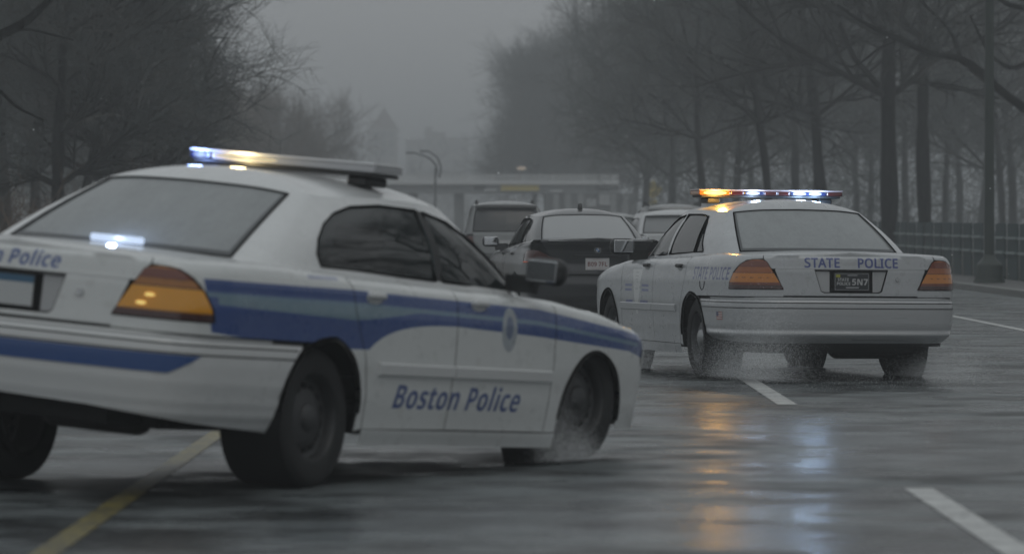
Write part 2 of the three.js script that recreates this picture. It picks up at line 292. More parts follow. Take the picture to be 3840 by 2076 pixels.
// ───────────────────────── a four-door car from a body specification ─────────────────────────
function buildCar(S, root, mats) {
  const B = carBody(S), { As, Az, C, fix } = B, g = .004, top = s => B.yTop(s) - .0005, [aR, aF] = S.axles, r = S.archR, yA = S.archY ?? .33;
  const cutR = S.cutRear, cutB = S.cutB, cutF = S.cutFront, yD = S.yDoor ?? .27, yQ = S.bumperTop;
  const toA = p => p.map(([s, y]) => [As(s), y]);
  const topRun = (s0, s1, n = 8) => range(s0, s1, n).map(s => [s, top(s)]);
  const archEnd = Math.asin(clamp((yQ - .003 - yA) / r, -1, 1)) * 180 / Math.PI;
  const tl = S.tail;                                  // outline of the tail light: outer part [[s, y]...] bottom to top, inner part as [z, y] top to bottom
  const tlPoly = tl && [...tl.outer.map(([s, y]) => [As(s), y]), ...tl.inner.map(([z, y]) => [Az(z), y])];
  B.parts = {};
  for (const sg of [-1, 1]) {
    const skin = sg > 0 ? mats.right : mats.left;
    const doorQ = cutR.map(([s, y]) => [s - g, y]);
    // rear quarter panel
    const q = [...toA(topRun(tl ? tl.outer.at(-1)[0] + .015 : .2, cutR[0][0] - g)), ...toA(doorQ), ...toA(arc(aR, yA, r, S.archA ?? -18, 180 - archEnd, 18).map(([s, y]) => [s, y])), [As(S.bumperS ?? .4), yQ], ...(tl ? [[Az(tl.inner.at(-1)[0]), yQ], [Az(tl.inner.at(-1)[0]), tl.inner.at(-1)[1] - .008], [As(tl.outer[0][0] + .008), tl.outer[0][1] - .008], ...tl.outer.map(([s, y]) => [As(s) + .0035, y]), ...(tl.cap ? [[Az(tl.cap), tl.outer.at(-1)[1] + .006], [Az(tl.cap), top(.08)]] : [])] : [[As(.2), yQ]])];
    B.parts['quarter' + sg] = part('rear_quarter_panel', B.pw(q, sg), skin, root);
    // doors
    const d1 = [...cutR.map(([s, y]) => [As(s + g), y]).reverse(), ...toA(topRun(cutR[0][0] + g, cutB - g)), [As(cutB - g), yD]];
    const d2 = [[As(cutB + g), yD], ...toA(topRun(cutB + g, cutF - g)), [As(cutF - g), yD]];
    const rd = part('rear_door', B.pw(d1, sg), skin, root), fd = part('front_door', B.pw(d2, sg), skin, root);
    for (const [d, hs] of [[rd, S.handles[0]], [fd, S.handles[1]]]) {
      const hp = B.wrap(sg, .012)(As(hs), S.handleY);
      part('handle', fix(rbox(.035, .032, .16, .012, hp.x, hp.y, hp.z)), S.handleM || mats.trim, d);
      const cup = B.wrap(sg, .0015)(As(hs), S.handleY - .01); part('handle_recess', fix(new THREE.SphereGeometry(1, 16, 10).scale(.006, .034, .085).translate(cup.x, cup.y, cup.z)), mats.recess || M.seal, d);
    }
    if (S.mould) {
      const [m0, m1] = S.mould, mp = off => B.wrap(sg, off);
      part('side_moulding', fix(band(mp, range(As(cutR.at(-1)[0] + .07), As(cutB - .006), 12), m0, m1, .016)), mats.mould || skin, rd);
      part('side_moulding', fix(band(mp, range(As(cutB + .006), As(cutF - .012), 14), m0, m1, .016)), mats.mould || skin, fd);
    }
    // rocker panel
    const yr = S.yRock ?? .19; part('rocker_panel', B.pw([[As(cutR.at(-1)[0] + g), yr], [As(cutR.at(-1)[0] + g), yD - .008], [As(S.axles[1] - r * .98), yD - .008], [As(S.axles[1] - r * .95), yr]], sg), skin, root);
    // front wing and nose
    const f = [[As(cutF + g), yD], ...toA(topRun(cutF + g, S.L - .14, 14)), [.999, top(S.L)], [.999, .30], [As(aF + r * 1.02), .30], ...toA(arc(aF, yA, r, -4, 184, 18)), [As(aF - r), yD]];
    B.parts['wing' + sg] = part('front_wing', B.pw(f, sg), skin, root);
    const ln = .1, hl = [[As(S.L - .42), .66], [As(S.L - .40), .74], [.93, .70], [.93, .60]]; part('headlight', B.pw(hl, sg, .005), M.clearLens, root);
    // inner shell that shows dark in the gaps
    const inner = [[0, .35], [0, top(.1) - .05], ...toA(topRun(.3, S.L - .2, 14)).map(([a, y]) => [a, y - .04]), [.999, top(S.L) - .05], [.999, .35], [As(aF + r), .35], ...toA(arc(aF, yA, r + .012, 3, 177, 14)), [As(aF - r - .01), .24], [As(aR + r + .01), .24], ...toA(arc(aR, yA, r + .012, 3, 177, 14))];
    part('inner_shell', B.pw(inner, sg, -.022), M.liner, root);
    // wheel arch liners and lips
    for (const ax of [aR, aF]) {
      const o = B.wrap(sg)(As(ax), yA + r * .9), x1 = Math.abs(o.x) - .012, wl = .34;
      const lin = new THREE.CylinderGeometry(r - .002, r - .002, wl, 26, 1, true, -Math.PI * .5 + .12, Math.PI - .24).rotateZ(Math.PI / 2).rotateX(0).translate(sg * (x1 - wl / 2), yA, mid0(S) - ax);
      part('wheel_arch_liner', [fix(lin), fix(box(.01, .38, r * 1.9, sg * (x1 - wl), yA + .12, mid0(S) - ax))], M.liner, root);
      const lp = arc(ax, yA, r, 2, 178, 22).filter(([s, y]) => ax > aR || y < yQ - .01 || s > aR).map(([s, y]) => B.wrap(sg, .001)(As(s), y));
      part('wheel_arch_lip', fix(tube(lp, .011, .011, 6, 30)), skin, root);
    }
    // decks (boot lid and bonnet tops)
    // greenhouse
    const K = B.K, a0 = S.rwA / K, a1 = S.wsA / K, dlo = S.dlo.map(([s, y]) => B.ghAt(s, y));
    const pieces = ring([a0, a1, 0, 1], dlo).map(p => B.pg(p, sg));
    pieces.push(B.pg([[0, S.rwT[1]], [a0, S.rwT[1]], [a0, 1], [0, 1]], sg), B.pg([[0, 0], [a0, 0], [a0, S.rwT[0]], [0, S.rwT[0]]], sg));
    pieces.push(B.pg([[a1, .95], [1, .95], [1, 1], [a1, 1]], sg), B.pg([[a1, 0], [1, 0], [1, .05], [a1, .05]], sg));
    part('roof_pillars', pieces, mats.body, root);
    // door glass, split by the middle pillar
    const split = (poly, sCut, keep) => { // keep the part of the window on one side of a slanted line
      const L = ([s, y]) => s - lerp(sCut[0], sCut[1], (y - 1) / .4), o = [];
      for (let i = 0; i < poly.length; i++) { const p = poly[i], n = poly[(i + 1) % poly.length], lp = L(p) * keep, ln2 = L(n) * keep; if (lp > 0) o.push(p); if (lp * ln2 < 0) { const t = lp / (lp - ln2); o.push([lerp(p[0], n[0], t), lerp(p[1], n[1], t)]); } }
      return o;
    };
    const bw = S.bW ?? .04, W0 = S.dloB, rearG = split(S.dlo, [W0[0] - bw, W0[1] - bw], -1), frontG = split(S.dlo, [W0[0] + bw, W0[1] + bw], 1), pil = split(split(S.dlo, [W0[0] - bw, W0[1] - bw], 1), [W0[0] + bw, W0[1] + bw], -1);
    const tg = p => p.map(([s, y]) => B.ghAt(s, y));
    const w1 = part('rear_door_window', B.pg(tg(rearG), sg, -.006), M.glass, root), w2 = part('front_door_window', B.pg(tg(frontG), sg, -.006), M.glass, root);
    if (pil.length > 2) part('middle_pillar', B.pg(tg(pil), sg, .001), mats.pillar || mats.body, root);
    const seal = (poly, w, m = M.seal, off = .002, rad = .0065) => { const pts = tg(poly).map(([a, t]) => B.gh(sg, off)(a, t)); pts.push(pts[0].clone()); const ge = []; for (let i = 0; i < pts.length - 1; i++) ge.push(cyl(pts[i], pts[i + 1], rad, rad, 5)); part('window_seal', ge.map(x => fix(x)), m, w); };
    seal(rearG, w1); seal(frontG, w2);
    if (S.qDiv) { const [x0, x1] = S.qDiv, pts = range(0, 1, 6).map(t => { const y = lerp(S.qY[0], S.qY[1], t), [a, tt] = B.ghAt(lerp(x0, x1, t ** 1.4), y); return B.gh(sg, .001)(a, tt); }); part('quarter_glass_bar', fix(tube(pts, .011, .011, 5, 10)), M.seal, w1); }
    // mirror
    if (S.mirror) { const [ms, my, mz] = S.mirror; const mr = part('door_mirror', [fix(new RoundedBoxGeometry(.22, .145, .12, 4, .055).translate(sg * mz, my, mid0(S) - ms)), fix(box(.17, .09, .06, sg * (mz - .15), my - .075, mid0(S) - ms - .02))], mats.mirror || mats.body, root); part('mirror_glass', fix(rbox(.175, .108, .012, .005, sg * mz, my + .003, mid0(S) - ms + .062)), M.mirrorFace, mr); }
    // tail light
    if (tl) {
      const l = part('tail_light', B.pw(tlPoly, sg, .004), mats.tailTop || M.redLens, root);
      const clipY = (y0, y1) => { let p = clipCell(tlPoly, -9, 9, y0, y1); return p; };
      if (tl.bands) for (const [n, y0, y1, m] of tl.bands) part(n, B.pw(clipY(y0, y1), sg, .0075), m, l);
      const pts = tlPoly.map(([a, y]) => B.wrap(sg, .003)(a, y)); pts.push(pts[0].clone()); const ge = []; for (let i = 0; i < pts.length - 1; i++) ge.push(cyl(pts[i], pts[i + 1], .0035, .0035, 5));
      part('light_seal', ge.map(x => fix(x)), M.seal, l);
      B.parts['tail' + sg] = l;
    }
  }
  const both = (f) => [-1, 1].map(f);
  const K = B.K;
  part('boot_lid_top', both(sg => fix(patch([[0, 0], [As(S.deckS[0]), 0], [As(S.deckS[0]), 1], [0, 1]], B.deck(sg), .01, .1, B.c0, B.uvRear))), mats.body, root);
  part('bonnet', both(sg => fix(patch([[As(S.deckS[1]), 0], [1, 0], [1, 1], [As(S.deckS[1]), 1]], B.deck(sg), .01, .1, B.c0, B.uvRear))), mats.body, root);
  both(sg => part('sill_ledge', fix(patch([[As(S.deckS[0]), 0], [As(S.deckS[1]), 0], [As(S.deckS[1]), .2], [As(S.deckS[0]), .2]], B.deck(sg), .02, .1, B.c0, B.uvRear)), mats.body, root));
  const rf = part('roof', both(sg => fix(patch([[0, 0], [1, 0], [1, 1], [0, 1]], B.roofCap(sg), .02, .1, C(S.mid, .9, 0), B.uvRear))), mats.roof || mats.body, root);
  const a0 = S.rwA / K, a1 = S.wsA / K, [t0, t1] = S.rwT;
  const rw = part('rear_window', both(sg => B.pg([[0, t0], [a0, t0], [a0, t1], [0, t1]], sg, -.004, B.uvRear)), mats.rearGlass || M.mist, root);
  { const pts = []; for (const sg of [-1, 1]) { const e = [...range(0, a0, 8).map(a => [a, t0]), ...range(t0, t1, 5).map(t => [a0, t]), ...range(a0, 0, 8).map(a => [a, t1])].map(([a, t]) => B.gh(sg, .002)(a, t)); for (let i = 0; i < e.length - 1; i++) if (e[i].distanceTo(e[i + 1]) > .002) pts.push(fix(cyl(e[i], e[i + 1], S.rwSeal ?? .007, S.rwSeal ?? .007, 5))); } part('window_seal', pts, M.seal, rw); }
  if (S.frit) { // the dark printed edge of the rear glass
    const f = S.frit, am = a0 - f[0]; part('dark_glass_edge', both(sg => merge([B.pg([[0, t0], [a0, t0], [a0, t0 + f[1]], [0, t0 + f[1]]], sg, .0015), B.pg([[am, t0 + f[1]], [a0, t0 + f[1]], [a0, t1], [am, t1]], sg, .0015)])), S.fritM || phys(.05, .055, .06, .3), rw);
  }
  part('windscreen', both(sg => B.pg([[a1, .05], [1, .05], [1, .95], [a1, .95]], sg, -.004)), M.glass, root);
  // cabin inside
  const zc = mid0(S); const [is0, is1] = S.cabin;
  part('cabin_floor', [fix(box(1.30, .12, is1 - is0, 0, .45, zc - (is0 + is1) / 2)), fix(box(1.25, .06, .75, 0, S.shelfY ?? .90, zc - is0 + .12))], M.liner, root);
  part('dashboard', fix(rbox(1.3, .22, .4, .08, 0, .86, zc - is1 + .1)), M.liner, root);
  for (const x of [-.36, .36]) { part('front_seat', [fix(rbox(.50, .62, .16, .07, x, .80, zc - S.seatS)), fix(rbox(.27, .16, .1, .045, x, 1.19, zc - S.seatS + .05)), fix(rbox(.5, .14, .5, .06, x, .55, zc - S.seatS - .28))], M.seat, root); }
  part('rear_seat', [fix(rbox(1.2, .55, .16, .07, 0, .78, zc - is0 - .2)), fix(rbox(1.2, .14, .5, .06, 0, .52, zc - is0 - .5))], M.seat, root);
  // underside
  part('underbody', [fix(box(1.30, .14, S.L - .9, 0, .29, zc - S.L / 2)), fix(box(1.1, .12, .6, 0, .30, zc - .45)), fix(cyl(V(-.70, .30, zc - aR), V(.70, .30, zc - aR), .05, .05, 8))], M.liner, root);
  part('muffler', fix(new THREE.CapsuleGeometry(.075, .45, 6, 12).rotateZ(Math.PI / 2).translate(.25, .25, zc - .55)), M.exhaust, root);
  // bumper
  if (S.bumper) {
    const bp = pw(S.bumper.prof), prof = (y) => bp(y), aE = S.axles[0] - r;
    const edge = arc(aR, yA, r, 180 - archEnd, 180, 8).map(([s, y]) => [As(s) - .004, y]);
    const poly = [[0, S.bumper.y0], [0, yQ - .006], ...range(.1, aR - Math.cos(archEnd * Math.PI / 180) * r - .02, 5).map(s => [As(s), yQ - .006]), ...edge, [As(aE - .02), S.bumper.y1 ?? S.bumper.y0 + .02], [As(.3), lerp(S.bumper.y0, S.bumper.y1 ?? S.bumper.y0, .6)], [Az(.5), lerp(S.bumper.y0, S.bumper.y1 ?? S.bumper.y0, .15)]];
    const bm = part('rear_bumper', both(sg => B.pw(poly, sg, .0, sg > 0 ? B.uvSide(sg) : B.uvSide(sg), prof)), mats.bumper || mats.body, root);
    B.bumperMap = sg => off => B.wrap(sg, off, prof);
    // top shelf of the bumper running in under the lights
    part('bumper_shelf', both(sg => fix(band(o => (a, y) => B.wrap(sg, o, (yy) => .10)(a, y), range(0, As(.9), 30), yQ - .03, yQ - .008, .085))), mats.body, root);
    if (S.bumper.grooves) for (const [y0, y1, out2] of S.bumper.grooves) part('bumper_strip', both(sg => fix(band(o => B.wrap(sg, o, prof), range(0, As(aE + .1), 40), y0, y1, out2))), out2 > .005 ? mats.bumper || mats.body : M.seal, bm);
    if (S.bumper.under) part('bumper_underside', both(sg => fix(band(o => (a, y) => B.wrap(sg, o, () => .30)(a, y), range(0, As(.6), 20), S.bumper.y0 - .03, S.bumper.y0 + .01, .20))), M.liner, root);
  }
  // wheels
  const wz = S.track / 2;
  for (const sg of [-1, 1]) { wheel(root, sg * wz, zc - aR, S.wheelR, S.wheelW, sg, 0, mats.rim || M.steel, mats.cap || M.cap); wheel(root, sg * wz, zc - aF, S.wheelR, S.wheelW, sg, S.steer || 0, mats.rim || M.steel, mats.cap || M.cap); }
  return B;
}
const mid0 = S => S.mid;

// ───────────────────────── the two police saloons (one body shape) ─────────────────────────
const saloon = {
  L: 5.39, mid: 2.8, axles: [1.40, 4.31], archR: .375, archY: .335, wheelR: .338, wheelW: .225, track: 1.66,
  outline: [[0, 0], [.015, .35], [.05, .66], [.11, .82], [.22, .915], [.45, .962], [.9, .978], [1.4, .985], [2.8, .99], [4.2, .985], [4.8, .955], [5.1, .87], [5.28, .66], [5.36, .35], [5.39, 0]],
  yTop: [[0, 1.018], [.12, 1.022], [.3, 1.028], [.8, 1.035], [1.2, 1.025], [1.8, 1.005], [2.8, .985], [3.8, .965], [4.3, .925], [4.9, .85], [5.2, .78], [5.39, .72]],
  sideProf: [[.15, .07], [.19, .05], [.27, .03], [.45, .012], [.62, 0], [.80, .004], [.92, .018], [1.0, .035]], rearProf: [[.3, .06], [.66, .055], [.70, .052], [.90, .060], [.915, .064], [1.0, .075]],
  shoulder: .075, shoulderRear: .03, shoulderIn: .9, crown: .028,
  ghBase: [[.90, 1.035, 0], [.925, 1.035, .40], [.99, 1.03, .69], [1.15, 1.02, .80], [1.62, 1.00, .855], [2.6, .975, .865], [3.4, .955, .845], [3.85, .955, .73], [4.08, .96, .40], [4.15, .96, 0]],
  ghRoof: [[1.68, 1.425, 0], [1.695, 1.417, .33], [1.745, 1.395, .545], [1.87, 1.385, .60], [2.08, 1.395, .620], [2.55, 1.405, .635], [2.98, 1.395, .62], [3.15, 1.385, .54], [3.23, 1.40, .30], [3.25, 1.41, 0]],
  ghSide: [2.2, 7.2], rwA: 1.95, wsA: 7.2, rwT: [.05, .95], roofY: 1.495, spine: [2.05, 2.95], bulge: .028, frit: [.012, .07],
  dlo: [[1.60, 1.045], [2.3, 1.030], [3.0, 1.012], [3.66, .998], [3.70, 1.008], [3.40, 1.18], [3.16, 1.295], [3.0, 1.34], [2.7, 1.366], [2.3, 1.364], [2.15, 1.355], [2.04, 1.33], [1.95, 1.285], [1.85, 1.21], [1.72, 1.11], [1.62, 1.06]], dloB: [2.70, 2.76], bW: .035, qDiv: [1.86, 2.06], qY: [1.045, 1.345],
  cutRear: [[1.62, 1.004], [1.66, .82], [1.775, .62], [1.83, .45], [1.845, .27]], cutB: 2.70, cutFront: 3.80, yDoor: .275, yRock: .19, handles: [1.84, 2.93], handleY: .925, mould: [.535, .60],
  bumperTop: .685, bumperS: .42, archA: -12, deckS: [1.5, 3.5],
  tail: { cap: .752, outer: [[.36, .748], [.345, .80], [.29, .88], [.215, .945], [.155, .980], [.125, .986]], inner: [[.745, .984], [.715, .965], [.655, .87], [.575, .748]] },
  bumper: { y0: .31, prof: [[.28, .13], [.32, .085], [.36, .035], [.385, .012], [.40, .02], [.46, .006], [.56, 0], [.60, 0], [.64, .004], [.665, .02], [.69, .06]], grooves: [[.588, .596, .002], [.632, .640, .002]], under: true },
  cabin: [1.45, 3.7], seatS: 2.75, mirror: [3.62, 1.085, 1.03],
};
const stateSide = sgn => canvasTex(2048, 608, (x, w, h) => {
  const X = s => (sgn > 0 ? s : 5.39 - s) / 5.39 * w, Y = y => h - y / 1.6 * h, k = w / 5.39;
  x.fillStyle = css(.43, .445, .46); x.fillRect(0, 0, w, h);
  x.fillStyle = css(.055, .075, .22); x.textAlign = 'center'; x.textBaseline = 'alphabetic';
  x.save(); x.translate(X(.90), Y(.815)); x.font = `bold italic ${.145 * k}px sans-serif`; x.scale(1.08, 1); x.fillText('STATE POLICE', 0, 0); x.restore();
  x.fillStyle = css(.66, .67, .67); x.beginPath(); x.moveTo(X(3.42), Y(.89)); x.lineTo(X(3.08), Y(.89)); x.lineTo(X(3.22), Y(.50)); x.lineTo(X(3.27), Y(.50)); x.fill();
  x.strokeStyle = css(.42, .43, .44); x.lineWidth = 3; for (const y of [.86, .83, .80, .72]) { x.beginPath(); x.moveTo(X(3.20), Y(y)); x.lineTo(X(3.30), Y(y)); x.stroke(); }
  x.fillStyle = css(.16, .18, .36); for (const [y, a, b] of [[.76, 2.84, 3.08], [.72, 2.84, 3.08], [.62, 2.86, 3.12], [.58, 2.86, 3.12], [.76, 3.42, 3.66], [.72, 3.42, 3.66], [.62, 3.38, 3.62], [.58, 3.40, 3.60]]) x.fillRect(Math.min(X(a), X(b)), Y(y), Math.abs(X(a) - X(b)), .022 * k);
});
const flagTex = canvasTex(96, 64, (x, w, h) => { for (let i = 0; i < 7; i++) { x.fillStyle = i % 2 ? css(.6, .6, .6) : css(.38, .12, .10); x.fillRect(0, i * h / 7, w, h / 7 + 1); } x.fillStyle = css(.12, .13, .22); x.fillRect(0, 0, w * .4, h * .55); });

function rearFace(B, root, mats, plateTex, textTex, plateSize = [.305, .152]) {
  const { Az, fix, C } = B, both = f => [-1, 1].map(f), yB = .694, gap = .575;
  const face = both(sg => merge([
    B.pw([[0, .912], [Az(.676), .912], [Az(.712), .962], [Az(.742), .988], [Az(.748), B.yTop(.08) - .001], [0, B.yTop(0) - .001]], sg, 0, B.uvRear),
    B.pw([[Az(.315), .902], [Az(.648), .902], [Az(gap), .742], [Az(gap), yB], [0, yB], [0, .716], [Az(.235), .716], [Az(.262), .73]], sg, 0, B.uvRear),
  ]));
  const lid = part('boot_lid_face', face, textTex, root);
  part('boot_lid_seam', both(sg => fix(band(o => B.wrap(sg, o), range(0, Az(.645), 16), .899, .915, -.004))), mats.body, lid);
  part('plate_recess', both(sg => B.pw([[0, .902], [Az(.315), .902], [Az(.262), .73], [Az(.235), .716], [0, .716]], sg, -.032)), M.plastic, lid);
  part('recess_edge', both(sg => { const e = [[.001, .902], [.315, .902], [.262, .73], [.235, .716], [.001, .716]].map(([z, y]) => B.wrap(sg, -.006)(Az(z), y)); const o = []; for (let i = 0; i < 4; i++) o.push(fix(cyl(e[i], e[i + 1], .006, .006, 5))); return merge(o); }), M.seal, lid);
  for (const sg of [-1, 1]) part('reversing_light', B.pw([[Az(.185), .892], [Az(.304), .892], [Az(.255), .734], [Az(.228), .724], [Az(.185), .724]], sg, -.016), M.clearLens, root);
  const pz = B.wrap(1)(0, .81).z - .008;
  const plate = part('number_plate', fix(rbox(plateSize[0], plateSize[1], .006, .003, 0, .81, pz + .004)), std(.03, .03, .03, .4), root);
  const pg = new THREE.PlaneGeometry(plateSize[0] - .012, plateSize[1] - .012).translate(0, .81, pz + .0085);
  part('plate_print', fix(pg), new THREE.MeshStandardMaterial({ map: plateTex, roughness: .4 }), plate);
  part('boot_lock', fix(new THREE.CylinderGeometry(.018, .02, .012, 16).rotateX(Math.PI / 2).translate(.395, .83, B.wrap(1)(Az(.395), .83).z + .004)), M.chrome, lid);
  return lid;
}
const asMat = (tex, o = {}) => phys(1, 1, 1, .8, { map: tex, roughnessMap: wetRough, clearcoat: .85, clearcoatRoughness: .12, ...o });

{ // silver state police saloon
  const root = thing('police_car', 'silver state police saloon with amber and white roof lights flashing, driving away', 'police car', [2.149, 0, -41.65], .224, 'police cars');
  const S = { ...saloon, pitch: -.003, roll: .010, heave: -.004, steer: .04 };
  const body = paint(.43, .445, .46, { metalness: .15 });
  S.tail = { ...S.tail, bands: [['reflector', .748, .778, M.darkLens], ['amber_lens', .80, .875, M.amberLens], ['lower_lens', .779, .799, M.redLens], ['lens_rib', .836, .840, M.darkLens], ['lens_rib', .8755, .8795, M.darkLens], ['upper_lens', .925, .975, M.redLens]] };
  const mats = { body, roof: body, left: asMat(stateSide(-1), { metalness: .15 }), right: asMat(stateSide(1), { metalness: .15 }), mould: body, trim: M.plastic, recess: body, mirror: M.plastic, bumper: body, tailTop: phys(.34, .10, .02, .14, { clearcoat: 1 }), rim: std(.10, .103, .107, .5), cap: M.cap };
  const B = buildCar(S, root, mats);
  const text = canvasTex(1024, 820, (x, w, h) => {
    x.fillStyle = css(.43, .445, .46); x.fillRect(0, 0, w, h); x.fillStyle = css(.06, .08, .24); x.textAlign = 'center';
    const k = w / 2, put = (t, z, wd) => { x.save(); x.translate((z + 1) / 2 * w, h - .925 / 1.6 * h); x.font = `${.105 * k}px sans-serif`; const m = x.measureText(t).width; const sp = (wd * k - m) / (t.length - 1); let cx = -wd * k / 2; x.textAlign = 'left'; x.lineWidth = 3.2; x.strokeStyle = x.fillStyle; for (const ch of t) { x.fillText(ch, cx, 0); x.strokeText(ch, cx, 0); cx += x.measureText(ch).width + sp; } x.restore(); };
    put('STATE', -.245, .30); put('POLICE', .225, .355);
  });
  const plate = canvasTex(512, 256, (x, w, h) => {
    x.fillStyle = css(.035, .04, .045); x.fillRect(0, 0, w, h); x.strokeStyle = css(.42, .43, .44); x.lineWidth = 5; x.strokeRect(10, 10, w - 20, h - 20);
    x.fillStyle = css(.52, .53, .53); x.textAlign = 'center'; x.font = 'bold 60px sans-serif'; x.fillText('STATE', 130, 118); x.fillText('POLICE', 134, 178);
    x.font = 'bold 128px sans-serif'; x.fillText('5N7', 376, 176); x.fillStyle = css(.40, .40, .06); x.fillRect(22, 22, 62, 40); x.fillStyle = css(.4, .41, .42); x.fillRect(170, 206, 190, 16); x.fillRect(190, 26, 150, 12);
  });
  rearFace(B, root, mats, plate, asMat(text, { metalness: .15 }));
  { const a0 = B.As(.50), a1 = B.As(.66), pr = pw(S.bumper.prof); part('flag_decal', B.pw([[a0, .49], [a1, .49], [a1, .555], [a0, .555]], -1, .002, p => { const s = S.mid - p.z; return [(.66 - s) / .16, (p.y - .49) / .065]; }, y => pr(y)), new THREE.MeshStandardMaterial({ map: flagTex, roughness: .4 }), root); }
  // fuel flap on the left rear quarter
  { const pts = arc(1.10, .80, .07, 180, 360, 20).map(([s, y]) => B.wrap(-1, .001)(B.As(s), y)); part('fuel_flap', B.fix(tube(pts, .004, .004, 4, 40)), body, root); }
  lightBar(B, root, 2.62, { state: true });
  // aerial and interior light
  part('aerial', [B.fix(new THREE.SphereGeometry(.035, 14, 8).scale(1, .6, 1.2).translate(-.42, 1.475, S.mid - 3.02)), B.fix(new THREE.CylinderGeometry(.05, .055, .03, 16).translate(-.42, 1.455, S.mid - 3.02))], mats.body, root);
}
function led(parent, mat, geo, light, at, color, power) {
  part('led_lamp', geo, mat, parent);
  if (power) { const l = new THREE.PointLight(color, power, 0, 2); l.position.copy(at); l.castShadow = true; l.shadow.radius = 2; l.name = 'led_lamp_light'; parent.add(l); }
}
function lightBar(B, root, s, o) {
  const { fix, S } = B, zc = S.mid - s, yb = 1.522, L = o.state ? 1.29 : 1.10, q = L / 1.29;
  const base = part('light_bar', [fix(rbox(L - .04, .020, .29, .009, 0, yb, zc)), fix(rbox(.12, .05, .22, .015, -.50 * q, yb - .035, zc)), fix(rbox(.12, .05, .22, .015, .50 * q, yb - .035, zc))], M.plastic, root);
  const cover = part('light_bar_top', fix(rbox(L, .012, .31, .005, 0, yb + .054, zc)), o.state ? std(.42, .36, .37, .25) : std(.66, .67, .69, .25), base);
  const W = V(0, 0, 0), seg = (z0, z1, m, name, d = .30) => part(name, fix(rbox(z1 - z0 - .004, .037, d, .010, (z0 + z1) / 2, yb + .0290, zc)), m, base);
  const red = phys(.055, .008, .009, .12, { clearcoat: 1 }), blue = phys(.010, .016, .055, .12, { clearcoat: 1 }), dark = phys(.02, .02, .035, .15, { clearcoat: 1 }), amber = phys(.45, .16, .01, .12, { clearcoat: 1 }), smoke = phys(.42, .43, .45, .15, { clearcoat: 1 });
  const lamp = (z0, z1, col, k, power, pc, dz = .158, hy = .030) => {
    const geo = fix(new THREE.SphereGeometry(1, 28, 14).scale((z1 - z0) / 2, hy / 2, .018).translate((z0 + z1) / 2, yb + .029, zc + dz - .012));
    const m = part('led_lamp', geo, glow(...col, k), base);
    if (power) { const p = V((z0 + z1) / 2, yb + .029, zc + dz + .05).applyMatrix4(B.W), l = new THREE.PointLight(new THREE.Color().setRGB(...pc), power, 0, 2); l.position.copy(p); l.castShadow = true; l.shadow.radius = 2; l.name = 'led_lamp_light'; root.add(l); }
  };
  if (o.state) {
    seg(-.645, -.36, amber, 'amber_lens'); seg(-.36, -.24, red, 'red_lens'); seg(-.24, -.06, blue, 'blue_lens'); seg(-.06, .06, red, 'red_lens'); seg(.06, .17, red, 'red_lens'); seg(.17, .50, blue, 'blue_lens'); seg(.50, .645, red, 'red_lens');
    lamp(-.605, -.395, [1, .66, .20], 5.4, 1.3, [1, .5, .08], .158, .038); lamp(-.222, -.100, [.66, .82, 1], 4.4, .7, [.55, .72, 1]); lamp(.195, .315, [.66, .82, 1], 4.8, .9, [.5, .7, 1]); lamp(.338, .455, [.60, .78, 1], 4.6, .9, [.45, .66, 1], .158, .032);
  } else {
    seg(-.55, -.42, blue, 'blue_lens'); seg(-.42, .55, smoke, 'clear_lens');
    lamp(-.53, -.44, [.40, .54, 1], 2.0, .5, [.3, .45, 1], .158, .036); lamp(-.42, -.02, [1, .82, .48], 1.6, .4, [1, .75, .35], .158, .022);
  }
}
